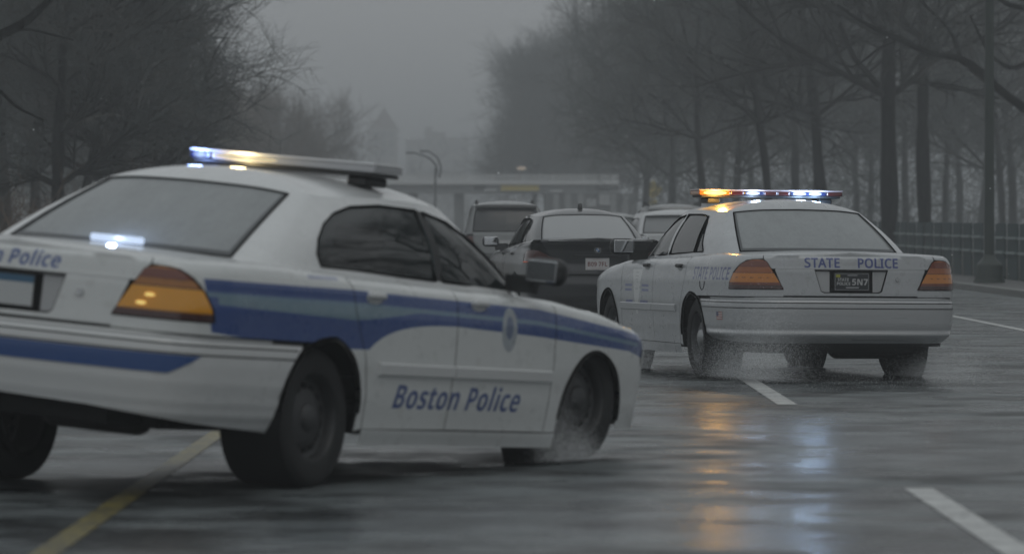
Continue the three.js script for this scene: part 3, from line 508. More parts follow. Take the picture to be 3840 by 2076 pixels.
{ // white and blue city police saloon, in the foreground
  const root = thing('police_car', 'white police saloon with a blue side stripe, leaning as it swings across the foreground', 'police car', [-1.14, 0, -24.79], -.478, 'police cars');
  const S = { ...saloon, pitch: -.048, roll: .082, heave: .030, steer: -.10, rwA: 1.76, mirror: [3.56, 1.115, 1.02], qDiv: null, dlo: [[1.52, 1.045], [2.3, 1.027], [3.0, 1.012], [3.70, .997], [3.74, 1.007], [3.53, 1.12], [3.30, 1.235], [3.04, 1.322], [2.75, 1.366], [2.35, 1.370], [2.05, 1.348], [1.86, 1.308], [1.71, 1.25], [1.59, 1.175], [1.52, 1.10]], bumper: { ...saloon.bumper, y0: .335, y1: .235, prof: [[.20, .10], [.26, .06], [.32, .03], [.385, .012], [.40, .018], [.46, .006], [.56, 0], [.60, 0], [.64, .004], [.665, .02], [.69, .06]] } };
  const W3 = [.64, .655, .66], body = paint(...W3);
  const livery = sgn => canvasTex(2048, 608, (x, w, h) => {
    const X = s => (sgn > 0 ? s : 5.39 - s) / 5.39 * w, Y = y => h - y / 1.6 * h, k = w / 5.39;
    x.fillStyle = css(...W3); x.fillRect(0, 0, w, h);
    const blue = css(.022, .065, .24);
    x.fillStyle = blue; x.beginPath(); x.moveTo(X(.30), Y(.945)); x.lineTo(X(1.6), Y(.945)); x.lineTo(X(3.6), Y(.915)); x.lineTo(X(4.9), Y(.815)); x.lineTo(X(5.25), Y(.72)); x.lineTo(X(5.2), Y(.66)); x.lineTo(X(4.75), Y(.725)); x.lineTo(X(3.6), Y(.775)); x.lineTo(X(2.7), Y(.80)); x.bezierCurveTo(X(2.2), Y(.80), X(1.95), Y(.76), X(1.80), Y(.66)); x.lineTo(X(1.0), Y(.66)); x.lineTo(X(.36), Y(.70)); x.closePath(); x.fill();
    x.strokeStyle = css(.14, .24, .33); x.lineWidth = .022 * k; x.beginPath(); x.moveTo(X(.30), Y(.875)); x.lineTo(X(1.7), Y(.875)); x.lineTo(X(3.6), Y(.845)); x.lineTo(X(4.9), Y(.76)); x.stroke();
    x.fillStyle = css(.15, .24, .30); x.beginPath(); x.moveTo(X(.4), Y(.875)); x.lineTo(X(2.4), Y(.862)); x.bezierCurveTo(X(2.1), Y(.84), X(1.8), Y(.80), X(1.6), Y(.80)); x.lineTo(X(.4), Y(.83)); x.fill();
    // badge on the front door
    x.fillStyle = css(.34, .38, .42); x.beginPath(); x.ellipse(X(3.27), Y(.80), .085 * k, .115 * k, 0, 0, 7); x.fill(); x.fillStyle = css(.12, .16, .26); x.beginPath(); x.ellipse(X(3.27), Y(.81), .04 * k, .06 * k, 0, 0, 7); x.fill();
    x.fillStyle = css(.035, .07, .23); x.textAlign = 'center'; x.save(); x.translate(X(2.78), Y(.375)); x.scale(1.28, 1); x.font = `bold italic ${.165 * k}px sans-serif`; x.fillText('Boston Police', 0, 0); x.restore(); x.font = `bold italic ${.05 * k}px sans-serif`;
    x.fillStyle = css(.30, .33, .45); x.fillRect(X(sgn > 0 ? 1.22 : 1.52), Y(1.0), .3 * k, .016 * k);
  });
  S.tail = { ...S.tail, bands: [['reflector', .748, .778, M.darkLens], ['lens_rib', .891, .896, M.darkLens], ['upper_lens', .93, .975, M.redLens], ['amber_lens', .785, .89, phys(.62, .27, .012, .14, { clearcoat: 1, emissive: new THREE.Color().setRGB(1, .45, .02), emissiveIntensity: .10 })]] };
  const mats = { body, left: asMat(livery(-1)), right: asMat(livery(1)), mould: body, trim: body, recess: body, mirror: M.plastic, pillar: M.seal, bumper: body, tailTop: phys(.38, .14, .015, .14, { clearcoat: 1 }), rim: M.steel, cap: M.steel };
  const B = buildCar(S, root, mats);
  const text = canvasTex(1024, 820, (x, w, h) => {
    x.fillStyle = css(...W3); x.fillRect(0, 0, w, h); x.fillStyle = css(.05, .09, .28); x.textAlign = 'center'; const k = w / 2;
    x.font = `bold italic ${.10 * k}px sans-serif`; x.fillText('Boston Police', w * .5 - .06 * k, h - .93 / 1.6 * h);
  });
  const plate = canvasTex(512, 256, (x, w, h) => { x.fillStyle = css(.5, .52, .53); x.fillRect(0, 0, w, h); x.fillStyle = css(.05, .13, .22); x.fillRect(0, 0, w, 60); });
  rearFace(B, root, mats, plate, asMat(text));
  { const pr = pw(S.bumper.prof); part('bumper_stripe', [-1, 1].map(sg => B.pw([[0, .50], [0, .585], [B.As(.30), .585], [B.Az(.86), .50]], sg, .005, null, y => pr(y))), paint(.03, .085, .26), root); }
  lightBar(B, root, 2.62, {});
  // bulbs lit behind the lens
  for (const [z, y] of [[.76, .85], [.72, .81]]) { const p = B.wrap(1, .013)(B.Az(z), y); part('indicator_bulb', B.fix(new THREE.SphereGeometry(.011, 10, 8).scale(2.6, .7, 1).translate(p.x, p.y, p.z)), glow(1, .72, .22, 2.2), B.parts.tail1); }
  // blue and white deck lamp behind the rear window
  { const zc = S.mid - 1.06; const g = B.fix(rbox(.30, .035, .03, .012, .02, 1.085, zc + .115)); part('deck_lamp', g, glow(.62, .76, 1, 2.4), root); const l = new THREE.PointLight(new THREE.Color().setRGB(.5, .66, 1), .35, 0, 2); l.position.copy(V(.02, 1.10, zc + .16).applyMatrix4(B.W)); l.castShadow = true; l.name = 'deck_lamp_light'; root.add(l); }
}
// /POLICE


// ───────────────────────── other traffic ─────────────────────────
function plainTail(B, root, m, z1, y0, opt = {}) {
  const { Az, fix } = B, both = f => [-1, 1].map(f);
  return part(opt.name || 'boot_lid_face', both(sg => B.pw([[0, y0], [Az(z1[0]), y0], [Az(z1[1]), B.yTop(.03) - .002], [0, B.yTop(0) - .001]], sg, 0, B.uvRear)), m, root);
}
{ // dark executive saloon
  const root = thing('dark_saloon', 'dark grey wet saloon with a fin aerial, between the two police cars', 'car', [.78, 0, -62.6], .12);
  const S = { ...saloon, L: 4.84, mid: 2.5, axles: [1.12, 4.0], archR: .36, archY: .33, wheelR: .328, wheelW: .225, track: 1.58,
    outline: [[0, 0], [.02, .35], [.06, .60], [.13, .76], [.25, .855], [.5, .895], [1.1, .915], [2.5, .92], [3.9, .91], [4.4, .86], [4.62, .74], [4.76, .5], [4.82, .25], [4.84, 0]],
    yTop: [[0, 1.10], [.1, 1.105], [.3, 1.10], [.8, 1.08], [1.4, 1.04], [2.4, 1.0], [3.3, .97], [4.0, .92], [4.5, .84], [4.84, .70]],
    rearProf: [[.3, .08], [.66, .06], [.70, .06], [.80, .075], [.98, .05], [1.04, .02], [1.1, .0]], shoulder: .07, shoulderRear: .02,
    ghBase: [[.70, 1.095, 0], [.73, 1.093, .36], [.80, 1.085, .62], [.98, 1.07, .73], [1.5, 1.03, .79], [2.3, 1.0, .80], [3.0, .98, .78], [3.4, .98, .68], [3.6, .99, .36], [3.66, .99, 0]],
    ghRoof: [[1.45, 1.44, 0], [1.47, 1.432, .32], [1.52, 1.41, .50], [1.62, 1.40, .555], [1.8, 1.405, .575], [2.2, 1.415, .585], [2.55, 1.405, .575], [2.7, 1.395, .50], [2.78, 1.41, .28], [2.8, 1.42, 0]],
    roofY: 1.505, spine: [1.85, 2.5], dlo: [[1.30, 1.075], [2.2, 1.05], [3.1, 1.02], [3.2, 1.03], [2.95, 1.2], [2.75, 1.30], [2.5, 1.36], [2.1, 1.375], [1.75, 1.36], [1.60, 1.32], [1.48, 1.24]], dloB: [2.3, 2.34], bW: .035, qDiv: [1.6, 1.78], qY: [1.07, 1.35],
    cutRear: [[1.36, 1.035], [1.38, .82], [1.47, .64], [1.53, .45], [1.54, .27]], cutB: 2.32, cutFront: 3.35, handles: [1.55, 2.5], handleY: .93, mould: null, bumperTop: .66, bumperS: .4, deckS: [1.3, 3.1], rwSeal: .007, frit: [.010, .05], fritM: phys(.16, .165, .175, .3),
    tail: { outer: [[.46, .82], [.44, .92], [.34, .965], [.22, .975]], inner: [[.74, .965], [.62, .90], [.47, .855], [.48, .82]], bands: [['lit_strip_light', .82, .832, glow(1, .16, .05, .7)]] },
    bumper: { y0: .24, prof: [[.22, .10], [.28, .05], [.40, .015], [.55, 0], [.63, .01], [.66, .05]], grooves: [[.43, .50, -.004]], under: true }, cabin: [1.25, 3.2], seatS: 2.4, mirror: [3.1, 1.08, 1.0], shelfY: .98 };
  const dark = phys(.030, .032, .036, .30, { metalness: .25, clearcoat: 1, clearcoatRoughness: .12 });
  const B = buildCar(S, root, { body: dark, left: dark, right: dark, trim: dark, recess: dark, mirror: dark, bumper: dark, tailTop: phys(.07, .014, .011, .14, { clearcoat: 1 }), rim: M.cap, cap: M.cap, rearGlass: phys(.42, .43, .44, .4, { transmission: .2, thickness: 0, clearcoat: .4, clearcoatRoughness: .2 }) });
  const lid = plainTail(B, root, dark, [.47, .72], .672);
  part('boot_lip', [-1, 1].map(sg => B.fix(band(o => B.wrap(sg, o), range(0, B.Az(.62), 20), 1.045, 1.098, .03))), dark, lid);
  const pz = B.wrap(1)(0, .80).z;
  const pl = part('number_plate', B.fix(rbox(.305, .152, .008, .003, .0, .80, pz + .006)), std(.3, .3, .3, .4), root);
  part('plate_print', B.fix(new THREE.PlaneGeometry(.297, .144).translate(.0, .80, pz + .0115)), new THREE.MeshStandardMaterial({ roughness: .4, map: canvasTex(512, 256, (x, w, h) => { x.fillStyle = css(.56, .55, .56); x.fillRect(0, 0, w, h); x.fillStyle = css(.16, .035, .035); x.textAlign = 'center'; x.font = 'bold 140px sans-serif'; x.save(); x.translate(w / 2, 180); x.scale(.86, 1); x.fillText('B09 7FL', 0, 0); x.restore(); x.fillStyle = css(.42, .3, .3); x.fillRect(110, 222, 290, 10); x.fillRect(150, 22, 210, 10); }) }), pl);
  part('plate_surround', [-1, 1].map(sg => B.fix(band(o => B.wrap(sg, o), range(0, B.Az(.30), 8), .885, .915, .02))), dark, lid);
  const rz = B.wrap(1)(0, .975).z;
  const bad = part('round_badge', B.fix(new THREE.CylinderGeometry(.041, .043, .012, 28).rotateX(Math.PI / 2).translate(0, .975, rz + .006)), M.chrome, lid);
  part('badge_print', B.fix(new THREE.CircleGeometry(.037, 28).translate(0, .975, rz + .0128)), new THREE.MeshStandardMaterial({ roughness: .3, map: canvasTex(128, 128, (x) => { x.fillStyle = css(.02, .02, .025); x.fillRect(0, 0, 128, 128); for (let k = 0; k < 4; k++) { x.fillStyle = k % 2 ? css(.6, .6, .6) : css(.05, .2, .5); x.beginPath(); x.moveTo(64, 64); x.arc(64, 64, 40, k * Math.PI / 2, (k + 1) * Math.PI / 2); x.fill(); } x.fillStyle = css(.6, .6, .6); x.font = 'bold 22px sans-serif'; x.textAlign = 'center'; x.fillText('BMW', 64, 21); }) }), lid);
  const fin = new THREE.Shape(); fin.moveTo(-.11, 0); fin.quadraticCurveTo(-.02, .03, .02, .085); fin.quadraticCurveTo(.06, .09, .075, 0); fin.closePath();
  part('fin_aerial', B.fix(new THREE.ExtrudeGeometry(fin, { depth: .028, bevelEnabled: true, bevelSize: .012, bevelThickness: .012, bevelSegments: 3 }).translate(0, 0, -.014).rotateY(-Math.PI / 2).translate(0, 1.472, S.mid - 1.72)), M.plastic, root);
  part('window_chrome', [B.fix(tube(S.dlo.map(([s, y]) => { const [a, t] = B.ghAt(s, y); return B.gh(-1, .012)(a, t); }), .009, .009, 5, 60))], M.chrome, root);
}
const wagon = { ...saloon, L: 4.6, mid: 2.4, axles: [.95, 3.65], archR: .40, archY: .36, wheelR: .36, wheelW: .235, track: 1.58,
  outline: [[0, 0], [.02, .4], [.06, .66], [.12, .80], [.24, .88], [.5, .905], [.95, .915], [2.4, .92], [3.6, .91], [4.15, .87], [4.4, .74], [4.53, .5], [4.58, .25], [4.6, 0]],
  yTop: [[0, 1.14], [.5, 1.14], [1.5, 1.12], [2.8, 1.10], [3.4, 1.07], [3.9, 1.03], [4.4, .94], [4.6, .82]], rearProf: [[.3, .03], [.66, .03], [.9, .03], [1.14, .05]], shoulderRear: .03,
  ghBase: [[.07, 1.13, 0], [.09, 1.13, .45], [.17, 1.13, .72], [.36, 1.12, .82], [1.2, 1.11, .84], [2.2, 1.09, .84], [3.0, 1.08, .82], [3.35, 1.08, .70], [3.52, 1.08, .38], [3.57, 1.08, 0]],
  ghRoof: [[.36, 1.76, 0], [.37, 1.755, .42], [.42, 1.74, .62], [.55, 1.735, .67], [1.2, 1.75, .69], [1.9, 1.75, .69], [2.35, 1.74, .67], [2.55, 1.72, .57], [2.66, 1.735, .32], [2.68, 1.74, 0]],
  roofY: 1.83, spine: [.8, 2.3], ghSide: [2.6, 7.0], dlo: [[.62, 1.17], [2.0, 1.15], [3.0, 1.14], [3.05, 1.16], [2.75, 1.38], [2.45, 1.60], [2.2, 1.66], [.85, 1.67], [.72, 1.6]], dloB: [2.0, 2.02], bW: .04, qDiv: null,
  cutRear: [[1.16, 1.125], [1.2, .86], [1.33, .66], [1.38, .45], [1.38, .27]], cutB: 2.05, cutFront: 3.05, handles: [1.35, 2.2], handleY: 1.0, mould: null, bumperTop: .70, bumperS: .4, deckS: [1.0, 2.9], rwSeal: .01, frit: null,
  tail: { outer: [[.30, .82], [.28, 1.08]], inner: [[.72, 1.08], [.70, .82]] }, bumper: { y0: .36, prof: [[.34, .08], [.42, .02], [.6, 0], [.66, .01], [.70, .06]] , under: true }, cabin: [.6, 3.1], seatS: 2.1, mirror: [3.0, 1.15, 1.0], shelfY: .7, rwT: [.08, .90] };
function wagonCar(name, label, pos, turn, col, o = {}) {
  const root = thing(name, label, 'car', pos, turn, 'queueing cars'), body = paint(...col), S = { ...wagon, ...o.spec };
  const B = buildCar(S, root, { body, roof: paint(...(o.roof || col)), left: body, right: body, trim: M.plastic, mirror: M.plastic, bumper: o.bumper || M.plastic, tailTop: phys(.10, .015, .012, .14, { clearcoat: 1 }), rim: M.cap, cap: M.cap, rearGlass: o.glass });
  const lid = plainTail(B, root, body, [.70, .72], .712, { name: 'tailgate' });
  const pz = B.wrap(1)(0, .92).z; part('number_plate', B.fix(rbox(.305, .152, .008, .003, 0, .92, pz + .006)), std(.5, .5, .5, .4), root);
  part('rear_spoiler', [-1, 1].map(sg => B.fix(band(f => B.gh(sg, f), range(0, (S.rwA - .1) / B.K, 16), .885, .99, .10))), o.spoiler || body, root);
  if (o.rails) for (const sg of [-1, 1]) { const pts = [.75, .9, 1.6, 2.2, 2.35].map((s, i) => { const p = B.roofCap(sg)(B.ghAt(clamp(s, .7, 2.3), 1.6)[0], .12); return V(p.x, p.y + (i === 0 || i === 4 ? .0 : .06), S.mid - s); }); part('roof_rail', B.fix(tube(pts, .018, .018, 6, 24)), M.cap, root); }
  return B;
}
wagonCar('silver_estate', 'silver sport utility with a dark spoiler strip, ahead of the dark saloon', [-.19, 0, -104], .03, [.24, .25, .255], { spoiler: std(.03, .032, .034, .4), glass: phys(.10, .105, .11, .3, { transmission: .5, thickness: 0, clearcoat: .5 }), rails: true });
wagonCar('grey_estate', 'grey sport utility with dark rear glass, farthest car behind the state police roof', [3.78, 0, -116], .05, [.22, .225, .23], { glass: phys(.02, .021, .023, .2, { transmission: .3, thickness: 0 }), rails: true });
wagonCar('white_hatchback', 'low white hatchback in front of the grey sport utility', [3.05, 0, -92], .05, [.55, .56, .57], { bumper: paint(.55, .56, .57), spec: { roofY: 1.60, ghRoof: wagon.ghRoof.map(([s, y, z]) => [s + .12, y - .22, z]), dlo: wagon.dlo.map(([s, y]) => [s + .05, 1.15 + (y - 1.15) * .55]) }, glass: phys(.34, .35, .36, .4, { transmission: .25, thickness: 0 }) });
wagonCar('beige_hatchback', 'pale hatchback just visible behind the dark saloon roof', [2.66, 0, -135], .05, [.40, .41, .41], { spec: { roofY: 1.68, ghRoof: wagon.ghRoof.map(([s, y, z]) => [s + .1, y - .15, z]), dlo: wagon.dlo.map(([s, y]) => [s + .05, 1.15 + (y - 1.15) * .68]) } });

// ───────────────────────── trees ─────────────────────────
const barkN = fbm(256, 8, 4, 91);
const barkTex = dataTex(256, i => { const v = barkN[i], k = .085 + .07 * (v - .5); const gr = clamp((barkN[(i * 7) % 65536] - .5) * 3, 0, 1); return [sr(k) / 255, sr(k * (1.04 + .18 * gr)) / 255, sr(k * .95) / 255]; }, true, [2, 1.2]);
const barkM = new THREE.MeshStandardMaterial({ map: barkTex, roughness: .85, bumpMap: barkTex, bumpScale: .01 });
const twigM = [std(.078, .089, .088, .9), std(.088, .087, .080, .9), std(.070, .082, .083, .9)];
function prism(out, a, b, r0, r1) { // a three-sided twig
  const d = b.clone().sub(a).normalize(), u = Math.abs(d.y) > .9 ? V(1, 0, 0) : V(0, 1, 0), n = u.cross(d).normalize(), m = d.clone().cross(n);
  for (let k = 0; k < 3; k++) {
    const t0 = k * 2.0944, t1 = t0 + 2.0944, q = (t, r, c) => c.clone().addScaledVector(n, Math.cos(t) * r).addScaledVector(m, Math.sin(t) * r), A = q(t0, r0, a), B = q(t1, r0, a), C = q(t0, r1, b), D = q(t1, r1, b);
    for (const p of [A, C, B, B, C, D]) out.push(p.x, p.y, p.z);
  }
}
const fromTris = pos => { const g = new THREE.BufferGeometry(); g.setAttribute('position', new THREE.Float32BufferAttribute(pos, 3)); g.computeVertexNormals(); return g; };
function spray(seed, leaf) { // a metre of fine branching, growing along +y
  const R = rng(seed), out = [];
  const grow = (p, d, len, r, lv) => {
    const n = 4; let q = p.clone(), dd = d.clone();
    for (let i = 0; i < n; i++) {
      const e = q.clone().addScaledVector(dd, len / n); prism(out, q, e, r * (1 - i / n * .6), r * (1 - (i + 1) / n * .6));
      if (lv < 2) for (let k = 0; k < (lv ? 1 : 2); k++) if (R() < .92) { const c = dd.clone().multiplyScalar(.75).add(V(R() - .5, R() - .35, R() - .5).multiplyScalar(1.7)).normalize(); grow(e, c, len * (lv ? .5 : .52) * (.6 + .6 * R()), r * .55, lv + 1); }
      else if (leaf && R() < .8) { const w = .03 + .03 * R(), u = V(R() - .5, R() - .5, R() - .5).normalize().multiplyScalar(w), v = V(R() - .5, R() - .5, R() - .5).normalize().multiplyScalar(w * 1.6); const L = [e, e.clone().add(u), e.clone().add(v), e.clone().add(u), e.clone().add(u).add(v), e.clone().add(v)]; for (const z of L) out.push(z.x, z.y, z.z); }
      q = e; dd.add(V(R() - .5, R() - .4, R() - .5).multiplyScalar(.35)).normalize();
    }
  };
  grow(V(0, 0, 0), V(0, 1, 0), 1, .010, 0);
  return fromTris(out);
}
const sprays = [1, 2, 3].map(k => spray(k * 31, false)), leafSprays = [5, 6].map(k => spray(k * 31, true));
const leafM = [std(.125, .088, .064, .9), std(.11, .09, .07, .9)];
function skeleton(seed, o) {
  const R = rng(seed), trunk = [], limbs = [], tips = [];
  const grow = (p, d, len, r, lv) => {
    const n = lv === 0 ? 6 : 5, pts = [p.clone()]; let q = p.clone(), dd = d.clone();
    for (let i = 0; i < n; i++) {
      q = q.clone().addScaledVector(dd, len / n); pts.push(q.clone());
      const wob = lv === 0 ? .17 : .38; dd.add(V(R() - .5, (R() - .42) * .9, R() - .5).multiplyScalar(wob)).normalize();
      if (lv >= 2 || (lv === 1 && i >= 2)) for (let k = 0; k < (o.dense ?? 1); k++) tips.push([q.clone().addScaledVector(dd, -(len / n) * R()), dd.clone().multiplyScalar(.5).add(V(R() - .5, R() - .35, R() - .5)).normalize(), (.6 + .8 * R()) * (o.tw ?? 1)]);
      const f = i / (n - 1);
      if (lv < 3 && (lv > 0 || f >= (o.clear ?? .3))) {
        const kids = lv === 0 ? (o.kids ?? 2) : 1 + (R() < .55);
        for (let k = 0; k < kids; k++) { const t = R() * 6.283, sp = o.spread ?? .9; const c = lv === 0 ? V(Math.cos(t) * sp, .35 + .5 * R(), Math.sin(t) * sp).normalize() : dd.clone().multiplyScalar(.9).add(V(R() - .5, R() - .45, R() - .5).multiplyScalar(1.5)).normalize(); grow(q, c, len * (lv === 0 ? (o.limb ?? .45) : .66) * (.65 + .5 * R()) * (1 - .25 * f), r * (1 - f * .5) * (lv === 0 ? .48 : .55), lv + 1); }
      }
    }
    const ph = R() * 9; (lv === 0 ? trunk : limbs).push(tube(pts, t => lerp(r, r * (lv === 0 ? .45 : .4), t) * (1 + .09 * Math.sin(t * 21 + ph) + .06 * Math.sin(t * 47 + ph * 2)), 0, lv === 0 ? 10 : lv === 1 ? 6 : 4, lv === 0 ? 14 : lv === 1 ? 8 : 4));
    if (lv === 0) { const flare = []; trunk.push(tube([p.clone().add(V(0, -.15, 0)), p.clone().add(V(0, .12, 0)), p.clone().add(V(0, .5, 0))], t => r * (1.5 - .5 * Math.sqrt(t)), 0, 10, 6)); }
  };
  grow(V(0, 0, 0), V(o.lean ?? 0, 1, 0).normalize(), o.h, o.r, 0);
  return { trunk: merge(trunk), limbs: merge(limbs), tips };
}
const skeletons = new Map();
function tree(name, label, at, o, group) {
  const key = JSON.stringify([o.seed, o.h, o.r, o.clear, o.kids, o.spread, o.lean, o.dense, o.tw, o.limb]);
  let sk = skeletons.get(key); if (!sk) skeletons.set(key, sk = skeleton(o.seed, o));
  const root = thing(name, label, 'tree', [at[0], (at[1] ?? 0), at[2]], o.turn ?? 0, group);
  part('trunk', sk.trunk, barkM, root); part('limbs', sk.limbs, barkM, root);
  crown(root, sk.tips, o);
  return root;
}
const Q = new THREE.Quaternion(), UPV = V(0, 1, 0), MX = new THREE.Matrix4();
function crown(root, tips, o) {
  const set = o.leaf ? leafSprays : sprays, R = rng(o.seed + 7), most = o.most ?? 620;
  if (tips.length > most) { const keep = most / tips.length; tips = tips.filter(() => R() < keep); }
  for (let k = 0; k < set.length; k++) {
    const mine = tips.filter((_, i) => i % set.length === k), im = new THREE.InstancedMesh(set[k], o.leaf ? leafM[k % 2] : twigM[k % 3], mine.length);
    mine.forEach(([p, d, s], i) => { Q.setFromUnitVectors(UPV, d); Q.multiply(new THREE.Quaternion().setFromAxisAngle(UPV, R() * 6.28)); im.setMatrixAt(i, MX.compose(p, Q, V(s, s, s).multiplyScalar(o.ts ?? 1))); });
    im.name = 'crown'; im.userData.kind = 'stuff'; im.castShadow = im.receiveShadow = true; root.add(im);
  }
}
const gx = (px, Z) => (px - 1920) / FPX * Z;
// left of the road
const leftTrees = [
  [215, 104, { seed: 11, h: 6.5, r: .17, clear: .2, kids: 3, spread: 1.1, dense: 1, tw: 1.0 }, 'bare tree with a dark upright trunk, leftmost behind the white police car'],
  [285, 112, { seed: 12, h: 6.2, r: .13, clear: .25, kids: 3, spread: 1.0, lean: .12, dense: 1 }, 'slender bare tree leaning right beside the dark upright trunk on the left'],
  [470, 110, { seed: 13, h: 6.0, r: .19, clear: .15, kids: 3, spread: 1.15, lean: -.05, dense: 1, tw: 1.0 }, 'bare tree forking low above the white police car roof'],
  [545, 128, { seed: 14, h: 6.4, r: .15, clear: .2, kids: 3, spread: 1.0, dense: 1 }, 'bare tree at the right end of the left roadside row'],
  [20, 120, { seed: 15, h: 7.2, r: .18, clear: .25, kids: 3, dense: 1 }, 'bare tree at the left edge of the photograph'],
  [380, 142, { seed: 16, h: 8.2, r: .18, clear: .2, kids: 3, dense: 1 }, 'taller bare tree standing behind the left roadside row'],
  [540, 150, { seed: 17, h: 8.0, r: .18, clear: .2, kids: 3, dense: 1 }, 'bare tree behind the low forking tree on the left'],
  [130, 152, { seed: 18, h: 8.6, r: .2, clear: .2, kids: 3, dense: 1 }, 'bare tree deep in the left wood, behind the dark upright trunk'],
];
for (const [px, Z, o, label] of leftTrees) tree('bare_tree', label, [gx(px, Z), 0, -Z], o, 'bare trees left of the road');
// brown-leaved trees farther along the left
for (const [px, Z, h, seed, label] of [[740, 250, 6.6, 31, 'brown-leaved tree over the blue end of the roof light bar'], [890, 280, 6.6, 32, 'rounded brown-leaved tree in the middle of the far left row'], [1040, 310, 7.6, 33, 'brown-leaved tree at the far end of the left row'], [1190, 380, 8.2, 34, 'hazy tree left of the distant pyramid roof'], [820, 330, 8.0, 35, 'taller hazy tree behind the brown-leaved row']])
  tree('brown_tree', label, [gx(px, Z), 0, -Z], { seed, h, r: .16, clear: .12, kids: 4, spread: 1.0, limb: .36, dense: 1, tw: 1.3, leaf: true, most: 800 }, 'brown-leaved trees far left');
// tall trees beyond the bridge
for (const [px, Z, h, seed, label] of [[2000, 400, 12, 41, 'tall bare tree nearest the sky gap, beyond the bridge'], [2130, 420, 14, 42, 'tall bare tree behind the yellow bridge board'], [2250, 395, 14, 43, 'tall bare tree behind the right end of the bridge'], [2380, 380, 14.5, 44, 'tall bare tree behind the yellow diamond sign'], [2050, 450, 13, 45, 'hazier bare tree between the two tall ones over the bridge'], [2190, 460, 15, 46, 'hazier bare tree farthest beyond the bridge']])
  tree('tall_tree', label, [gx(px, Z), 0, -Z], { seed, h, r: .26, clear: .06, kids: 4, spread: .8, limb: .27, dense: 1, tw: 2.4, most: 1100 }, 'tall trees beyond the bridge');
// right of the road
const rightTrees = [
  [2885, 150, { seed: 51, h: 9, r: .16, clear: .30, kids: 3, spread: 1.1, dense: 1, tw: 1.1 }, 'bare tree with long limbs reaching left, above the state police roof lights'],
  [2990, 190, { seed: 52, h: 9.5, r: .20, clear: .35, kids: 2, dense: 1 }, 'bare straight tree just right of the long-limbed tree'],
  [3105, 150, { seed: 53, h: 9.5, r: .22, clear: .38, kids: 3, dense: 1, lean: -.06 }, 'bare tree rising over the red right end of the roof light bar'],
  [3330, 138, { seed: 54, h: 10, r: .29, clear: .34, kids: 4, dense: 1, lean: .03, limb: .6 }, 'thick bare tree trunk behind the right rear corner of the silver police car'],
  [3475, 146, { seed: 55, h: 10.5, r: .25, clear: .5, lean: -.03, kids: 3, dense: 1 }, 'straight bare trunk left of the green lamp post'],
  [2640, 175, { seed: 56, h: 9, r: .17, clear: .25, kids: 3, spread: 1.1, dense: 1 }, 'bare tree right of the yellow diamond sign'],
  [2760, 200, { seed: 57, h: 10.5, r: .18, clear: .2, kids: 3, spread: 1.1, dense: 1, tw: 1.3 }, 'bare tree farther back over the amber roof light'],
  [3600, 240, { seed: 58, h: 10, r: .2, clear: .3, kids: 3, dense: 1 }, 'bare tree behind the green lamp post'],
  [3800, 215, { seed: 59, h: 10, r: .22, clear: .3, kids: 3, dense: 1 }, 'bare tree at the right edge of the photograph'],
  [3215, 250, { seed: 60, h: 11, r: .2, clear: .3, kids: 3, dense: 1 }, 'bare tree between the thick trunk and the light bar tree, set back'],
  [2520, 230, { seed: 61, h: 11, r: .2, clear: .15, kids: 4, dense: 1, tw: 1.7 }, 'bushy bare tree behind the diamond sign'],
  [2420, 260, { seed: 62, h: 11.5, r: .2, clear: .12, kids: 4, dense: 1, tw: 1.8 }, 'bare tree left of the diamond sign, near the bridge end'],
];
for (const [px, Z, sd, label] of [[2700, 235, 51, 'faint bare tree deep in the right wood, over the amber roof light'], [2840, 255, 53, 'faint bare tree deep in the right wood, over the roof light bar middle'], [3050, 228, 56, 'faint bare tree deep in the right wood, left of the light bar tree'], [3265, 240, 57, 'faint bare tree deep in the wood, left of the thick trunk'], [3400, 222, 52, 'faint bare tree deep in the wood, between the two straight trunks'], [3545, 214, 56, 'faint bare tree deep in the wood, left of the lamp post'], [3680, 250, 53, 'faint bare tree deep in the wood, hidden by the lamp post'], [3760, 200, 57, 'faint bare tree deep in the wood, right of the lamp post']])
  rightTrees.push([px, Z, { ...rightTrees.find(t => t[2].seed === sd)[2], turn: px, most: 420 }, label]);
for (const [px, Z, o, label] of rightTrees) tree('park_tree', label, [gx(px, Z), 0, -Z], o, 'park trees right of the road');
